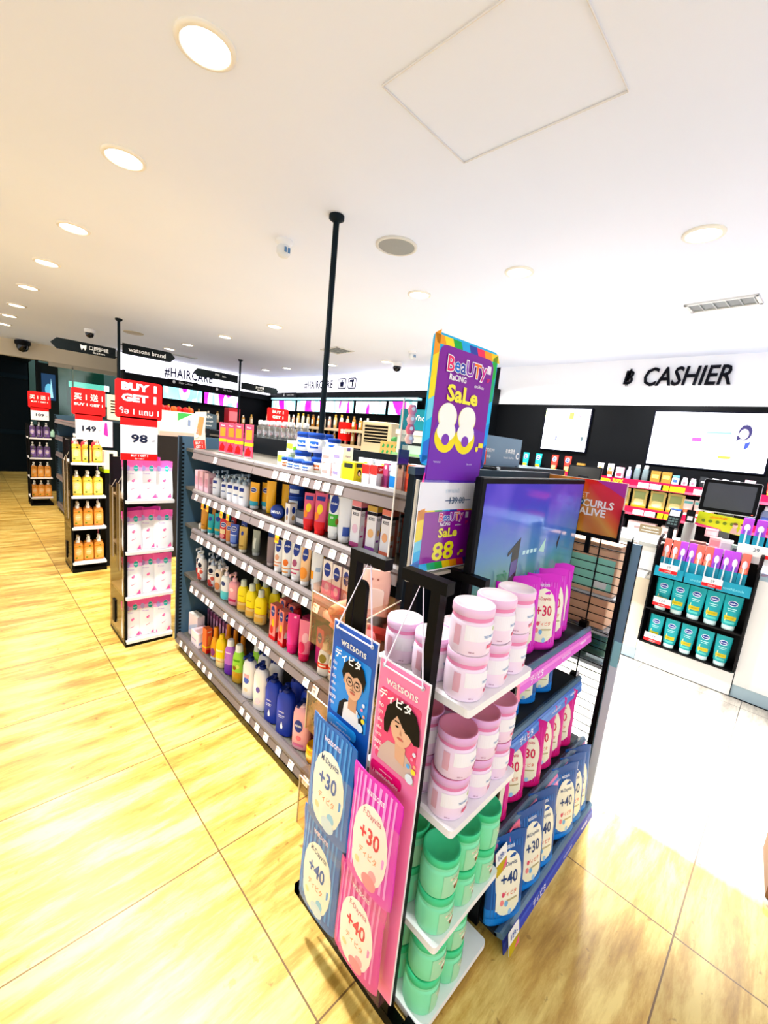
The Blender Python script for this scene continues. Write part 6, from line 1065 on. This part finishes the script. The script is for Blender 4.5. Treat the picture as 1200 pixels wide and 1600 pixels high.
row = [(2.86, 12), (2.74, 12), (2.62, 2), (2.46, 9), (2.30, 9), (2.08, 10), (1.92, 10), (1.78, 4), (1.34, 0), (1.25, 0), (1.15, 1), (1.06, 2), (.99, 3), (.91, 3), (.82, 4), (.74, 6), (.68, 5), (.60, 6), (.545, 6), (.47, 8), (.385, 7), (.31, 7), (.24, 7), (.02, 10), (-.1, 10), (-.22, 10)]
row = [(2.95, 12), (2.84, 12), (2.73, 12), (2.60, 9), (2.43, 9), (2.22, 10), (2.06, 10), (1.9, 4), (1.68, 0), (1.57, 0), (1.47, 1), (1.38, 2), (1.30, 3), (1.22, 3), (1.12, 4), (1.02, 4), (.94, 5), (.86, 6), (.79, 6), (.71, 8), (.62, 7), (.54, 7), (.46, 7), (.36, 1), (.2, 10), (.07, 10), (-.06, 10)]
nm = ['white and orange sunscreen tube', 'pink cosmetic box', 'violet grey cosmetic bottle', 'dark bottle with white cap', 'gold brown box', 'white jar with blue lid', 'small white and rose bottle', 'magenta bottle with white cap', 'black tube', 'teal lotion tube', 'red lotion tube', 'yellow green snack pouch', 'clear boxed cosmetic']
ct_ = {}
for y, k in row: ct_.setdefault(k, []).append(y)
for y, k in row:
    L = ct_[k]; i = L.index(y); lab = '%s on the top cashier wall shelf' % nm[k]
    if len(L) > 1: lab += ', '+('leftmost' if i == 0 else ORD[i]+' from the left')
    s_ = {9: .95, 10: .95, 3: .85, 0: 1.1, 5: .9, 6: .95, 7: .9, 1: 1.05, 2: 1.0, 4: .95, 12: .95}.get(k, .9)
    place(pf(k), (XS+.06, y, 1.451), -pi/2, lab, 'cosmetics', 'cosmetics on the top cashier wall shelf', s=s_*1.0)
for i, y in enumerate((1.40, 1.23, 1.06, .90)): place(pf(11), (XS+.06, y, 1.161), -pi/2, 'yellow green snack pouch on the second cashier wall shelf, %s' % ('leftmost' if i == 0 else ORD[i]+' from the left'), 'pouch', 'snack pouches behind the counter', s=1.0)
wr = tube_p('sunscreen_tube', .15, .075, .045, '#ecd9cf', '#f3efe9', [('r', -1, 1, .2, .4, '#e0604a'), ('r', -1, 1, .75, .9, '#6fb7b0')])
for i, y in enumerate((.79, .70, .61)): place(wr, (XS+.06, y, 1.161), -pi/2, 'white coral and mint tube on the second cashier wall shelf, %s' % ('left', 'middle', 'right')[i], 'tube', 'tubes behind the counter', s=1.1)
for i, (y, c, w_, h_, l) in enumerate(((1.36, '#17181a', .1, .13, 'black box on the lowest cashier wall shelf'), (1.15, '#e6cdc8', .26, .12, 'wide pale pink box on the lowest cashier wall shelf'), (.9, '#ddc9c0', .14, .12, 'pale beige box on the lowest cashier wall shelf, by the card reader'))):
    o = carton_p('product_box', w_, .08, h_, c, [('r', -.5, .5, .4, .6, '#9a8a86' if i else '#e9e9e9')]); o.location = (XS+.05, y, .901); o.rotation_euler = (0, 0, -pi/2); tag(o, l, 'box')
for i, (y, c, z) in enumerate(((.30, '#8f97a8', 1.161), (.20, '#7a86a0', 1.161), (.08, '#b9b09a', 1.161))):
    o = bottle_p('cosmetic_bottle', .2, .07, .05, c, '#e3e5ea', [('r', -.7, .7, .2, .5, '#4a5fa0')]); o.location = (XS+.06, y, z); o.rotation_euler = (0, 0, -pi/2); tag(o, 'grey blue spray bottle right of the cash monitor, %s' % ('left', 'middle', 'right')[i], 'bottle', 'spray bottles behind the counter')
# ------------------------------------------------------------------ cashier counter
CW = M('#efeeec', .3); r = thing('cashier_counter', 'long white cashier counter with grey blue plinth and work top', 'counter', (0, 0, 0))
m = MB(); m.box(3.95, 4.55, .735, 2.6, .1, .93, CW); m.box(3.94, 3.95, .745, 2.6, .1, .70, '#e3d9c8'); m.box(3.93, 4.55, .735, 2.6, .78, .93, CW); m.box(4.08, 4.55, .105, .735, .1, .93, CW); m.box(3.93, 4.08, .105, .735, .0, .2, CW); m.box(3.93, 4.55, -2.2, .102, .1, .9, CW); m.build('body', r)
m = MB(); m.box(3.93, 4.6, .735, 2.6, .97, 1.0, '#b9b9b4'); m.box(3.935, 4.58, .735, 2.6, .93, .97, '#d8d6cf'); m.box(4.08, 4.6, .105, .735, .97, 1.0, '#b9b9b4'); m.box(3.93, 4.6, -2.2, .1, .90, .93, '#9fb3bf'); m.build('work_top', r)
m = MB(); m.box(3.80, 3.95, .76, 2.5, .735, .765, '#f4f2ee'); m.tube([(3.9, .9, .70), (3.9, .9, .735)], .004, '#8a8a88', 6); m.build('bag_ledge', r)
m = MB(); m.box(3.935, 4.5, -2.2, 2.6, 0, .1, '#a3b6bf'); m.box(3.928, 3.935, .101, .106, 0, .9, '#2a3036'); m.box(3.932, 3.94, .735, .738, 0, .1, '#5a666c'); m.box(3.93, 3.936, -2.2, 2.6, 0, .006, '#1a2026'); m.build('plinth', r)
# black gondola rack let into the counter
r = thing('counter_rack', 'black open rack let into the counter, holding teal tubes and toothbrush packs', 'rack', (0, 0, 0)); m = MB()
m.box(3.88, 4.07, .722, .734, .2, 1.0, BK); m.box(3.88, 4.07, .106, .118, .2, 1.0, BK); m.box(4.06, 4.07, .118, .722, .2, 1.0, BK)
for y in (.722, .106): m.plate([(0, 0)], 0, 0, BK) if 0 else m.tube([(3.89, y+.006, .98), (3.93, y+.006, 1.06), (4.0, y+.006, 1.08)], .012, '#2a1a1c', 6)
m.build('cabinet', r)
for z in (.205, .49): m_ = MB(); m_.box(3.885, 4.06, .118, .722, z-.012, z, '#17181b'); m_.build('shelf', r)
m = MB(); m.box(3.885, 4.06, .118, .722, .765, .778, '#17181b')
for k in range(3):
    a = .715-k*.2; m.box(3.875, 3.883, a-.19, a, .765, .845, '#1787a0'); m.X = Matrix.Translation((3.8745, a-.095, .80)) @ Matrix.Rotation(-pi/2, 4, 'Z'); m.text('toothbrush', 0, 0, .018, '#8fd3dd', flat(0), .12, .0); m.X = None
m.build('tooth_shelf', r)
for y, z, t in ((.625, .84, '29'), (.345, .815, '29'), (.62, .565, '134'), (.63, .26, '134')):
    q = MB(); q.box(3.866, 3.869, y-.06, y+.06, z-.035, z+.035, '#f6f3f3'); q.box(3.864, 3.866, y-.06, y+.06, z-.035, z-.01, '#dd1f2c'); q.X = Matrix.Translation((3.8655, y, z)) @ Matrix.Rotation(-pi/2, 4, 'Z'); q.text(t, 0, .012, .02, '#4f6070', flat(0), .06, .01); q.text('ลดทันที', 0, -.022, .012, '#f6dcdc', flat(-.002), .1, .01); q.build('price_card', r)
vt = tube_p('lotion_tube', .235, .098, .055, '#0c8f96', '#cfe6e6', vasel(0, .78, .5, .13)+[('r', -.5, .5, .62, .64, '#bfe6e2'), ('r', -.4, .4, .57, .585, '#bfe6e2'), ('r', -.7, .7, .3, .42, '#b9a93a'), ('t', 'HEALTHY', 0, .36, .03, '#3a5a2a', 1.0, .0), ('p', [(-.6, .2), (-.45, .2), (-.4, .5), (-.5, .5)], '#e0e8b0'), ('r', -.6, .6, .2, .26, '#5fb9b0')], ch=.14)
for z, sn, s_ in ((.492, 'middle', 1.08), (.207, 'bottom', .98)):
    for i in range(5): place(vt, (3.925, .635-i*.108, z), -pi/2+radians(random.uniform(-3, 3)), 'teal lotion tube on the %s shelf of the counter rack, %s' % (sn, 'leftmost' if i == 0 else ORD[i]+' from left'), 'tube', 'teal lotion tubes in the counter rack', s=s_)
def brush(c):
    r = thing('toothbrush_pack', None, None); m = MB(); m.bbox(-.025, .025, 0, .008, 0, .25, c, .003); m.box(-.026, .026, -.002, .0, .0, .11, '#1b8fa8'); m.build('backing_card', r)
    m = MB(); m.plate(ell(0, .17, .015, .03, 12), -.004, .002, '#f3e6f4'); m.plate(ell(.0, .13, .018, .02, 12), -.006, .003, '#7a4fc0' if c == '#b04fd0' else '#f2a48a'); m.sq((0, -.008, .01), (0, -.008, .2), .008, '#eaf2f4'); m.build('toothbrush', r); return r
bo, bp = brush('#ee7468'), brush('#b04fd0')
for i, k in enumerate('oopopoppop' if 0 else 'ooppoopppo'):
    place(bo if k == 'o' else bp, (3.92, .672-i*.053, .80), -pi/2+radians(random.uniform(-8, 8)), '%s toothbrush pack in the top of the counter rack, %s' % ({'o': 'coral', 'p': 'purple'}[k], 'leftmost' if i == 0 else ORD[i]+' from left'), 'toothbrush', 'toothbrush packs in the counter rack', s=(1, 1, 1.06), tilt=(radians(-6), 0))
for i in range(3): place(bp, (4.02, .235-i*.075, 1.1), -pi/2, 'purple toothbrush pack standing on the counter, %s' % ('left', 'middle', 'right')[i], 'toothbrush', 'toothbrush packs on the counter', s=(1.2, 1, .85))
m = MB(); m.box(3.98, 4.1, .02, .26, 1.0, 1.1, '#e9e9ec'); m.box(3.96, 3.98, .05, .26, 1.05, 1.13, '#f7f4f4'); m.box(3.956, 3.96, .05, .12, 1.05, 1.075, '#e0222c'); m.X = Matrix.Translation((3.959, .155, 1.1)) @ Matrix.Rotation(-pi/2, 4, 'Z'); m.text('29', 0, 0, .026, '#4f6070', flat(0), .06, .01)
tag(m.build('counter_tray'), 'white tray with a 29 price card under purple toothbrush packs', 'tray')
for i, (y, w_, h_, z, c, c2, l) in enumerate(((.50, .10, .075, 1.0, '#7a6258', '#c9a86a', 'brown and gold box on the counter above the rack'), (.40, .07, .08, 1.05, '#e6b9bb', '#d89a9c', 'pink box on the counter, left of the white one'), (.44, .08, .06, 1.12, '#e0b4b6', '#f0d6d6', 'pink box behind, topmost of the counter boxes'), (.33, .075, .085, 1.04, '#e6e4e4', '#c9c6c6', 'pale white box on the counter beside the pink box'), (.255, .09, .08, 1.02, '#8a9a90', '#3d4448', 'green grey box on the counter at the right'))):
    o = carton_p('product_box', w_, .07, h_, c, [('r', -.8, .8, .25, .75, c2), ('r', -.6, .6, .06, .16, '#efe9e0')]); o.location = (4.04+.07*(i == 2), y, z); o.rotation_euler = (0, 0, -pi/2+.1); tag(o, l, 'box', 'boxes on the counter')
m = MB(); m.box(4.0, 4.2, .2, .56, 1.0, 1.02, '#8a8680'); m.box(4.0, 4.03, .3, .45, 1.02, 1.05, '#c9c4c0'); tag(m.build('counter_tray'), 'low grey tray under the small boxes on the counter', 'tray')
# cash monitor
r = thing('cash_monitor', 'large black touch monitor with lime notice below it on the counter', 'monitor', (4.24, .40, 1.0), -pi/2+.05); m = MB(); m.X = Matrix.Rotation(radians(-10), 4, 'X') @ Matrix.Translation((0, .03, 0))
m.plate(rrect(-.185, .185, .31, .575, .015), 0, .03, '#b9babd'); m.plate(rrect(-.181, .181, .314, .571, .013), -.002, .01, '#101114'); m.build('case', r)
m = MB(); m.X = Matrix.Rotation(radians(-10), 4, 'X') @ Matrix.Translation((0, .03, 0)); m.plate([(-.155, .34), (.155, .34), (.155, .545), (-.155, .545)], -.0045, .001, M('#3d4046', .12)); m.plate(ell(.16, .325, .006, .003, 8), -.005, .001, M('#ff5a3c', .4, emit=1)); m.build('display', r)
m = MB(); m.box(-.05, .05, .14, .2, 0, .4, '#4a4c50'); m.box(-.04, .04, .11, .16, .36, .44, '#4a4c50'); m.box(-.1, .1, 0, .16, 0, .02, '#3a3c40'); m.build('stand', r)
m = MB(); m.plate([(-.17, .19), (.155, .15), (.16, .28), (-.16, .3)], -.05, .004, '#b8c63a'); m.plate([(-.17, .19), (.0, .17), (.0, .18), (-.17, .205)], -.052, .001, '#e0407c'); m.text('บริการส่งฟรี', -.03, .268, .02, '#e05a2c', flat(-.052), .2, .01)
for i in range(5): m.plate(ell(-.12+i*.045, .232, .013, .013, 12), -.0525, .001, '#5f7a1e')
for u in (.08, .125): m.plate(ell(u, .225, .016, .02, 12), -.0525, .001, '#e3b89a'); m.plate([(u-.025, .165), (u+.02, .16), (u+.012, .205), (u-.015, .205)], -.053, .001, '#b9a08a'); m.plate(ell(u, .24, .015, .009, 10), -.0532, .001, '#5a3a24')
m.build('notice', r)
r = thing('card_reader', 'black card reader on a stand on the cashier counter', 'card reader', (4.2, .72, 1.0), -pi/2); m = MB(); m.bbox(-.06, .06, -.05, .05, 0, .02, '#0f1012', .006); m.lathe([(.022, .02), (.02, .12)], '#141518', 14); m.build('stand', r)
m = MB(); m.X = Matrix.Translation((0, 0, .12)) @ Matrix.Rotation(radians(-25), 4, 'X'); m.bbox(-.045, .045, -.03, .03, 0, .17, '#16171a', .008); m.plate([(-.035, .1), (.035, .1), (.035, .15), (-.035, .15)], -.031, .001, '#cfd6dc'); m.plate([(-.035, .155), (.035, .155), (.035, .165), (-.035, .165)], -.031, .001, '#3b5fb0')
for a in range(3):
    for b in range(3): m.plate([(-.032+a*.023, .02+b*.024), (-.014+a*.023, .02+b*.024), (-.014+a*.023, .036+b*.024), (-.032+a*.023, .036+b*.024)], -.0315, .001, '#3a4a48')
m.build('terminal', r)
r = thing('dispenser', 'grey rounded dispenser between card reader and cash monitor', 'dispenser', (4.22, .60, 1.0), -pi/2); m = MB(); m.weld_rings([sring(0, .045, .06, 2.6, 18), sring(.18, .04, .055, 2.6, 18), sring(.235, .025, .04, 2.2, 18), sring(.24, .01, .02, 2.2, 18)], '#8f8f8a'); m.build('body', r); m = MB(); m.plate(rrect(-.03, .03, .2, .3, .006), -.085, .006, '#191a1c'); m.plate([(-.018, .215), (.018, .215), (.018, .25), (-.018, .25)], -.087, .001, '#d9dcde'); m.build('display_plate', r)
m = MB(); m.plate([(-.09, 0), (.09, 0), (.09, .075), (-.09, .075)], 0, .01, '#7a6a52'); m.text('PROMOTION', 0, .05, .016, '#f0eadc', flat(-.001), .15, .01); m.text('NO REFUND', 0, .022, .014, '#f0eadc', flat(-.001), .15, .01) if 0 else m.text('-------------', 0, .022, .006, '#f0eadc', flat(-.001), .14, .02); o = m.build('counter_notice'); o.location = (4.5, .93, 1.0); o.rotation_euler = (0, 0, -pi/2); tag(o, 'brown notice plate with white writing on the counter back edge', 'sign')
m = MB(); m.box(4.1, 4.3, .95, 1.2, 1.0, 1.003, '#e9dfe0'); m.box(4.14, 4.34, 1.15, 1.4, 1.003, 1.006, '#f3f1f0'); tag(m.build('paper_sheets'), 'two pale paper sheets lying on the counter', 'paper')
r = thing('cash_monitor', 'second black monitor farther left behind the CURLS ALIVE poster', 'monitor', (4.6, 1.67, 1.0), -pi/2+.08); m = MB(); m.X = Matrix.Rotation(radians(-8), 4, 'X'); m.plate(rrect(-.17, .17, .41, .565, .01), .04, .02, '#1a1b1e'); m.plate([(-.155, .425), (.155, .425), (.155, .552), (-.155, .552)], .037, .002, M('#2c2c2b', .15)); m.X = None; m.box(-.04, .04, .05, .1, 0, .45, '#2a2b2e'); m.box(-.1, .1, 0, .14, 0, .02, '#2a2b2e'); m.build('case', r)
# wooden stand at the right picture edge
r = thing('wooden_stool', 'brown wooden block at the right edge of the floor', 'stool', (2.13, -.19, 0), radians(4)); m = MB(); m.bbox(0, .3, -.3, .0, .0, .10, '#7a4f1c', .006); m.build('foot', r); m = MB(); m.bbox(.03, .3, -.3, -.03, .10, .16, '#9a6c2e', .004); m.build('block', r)
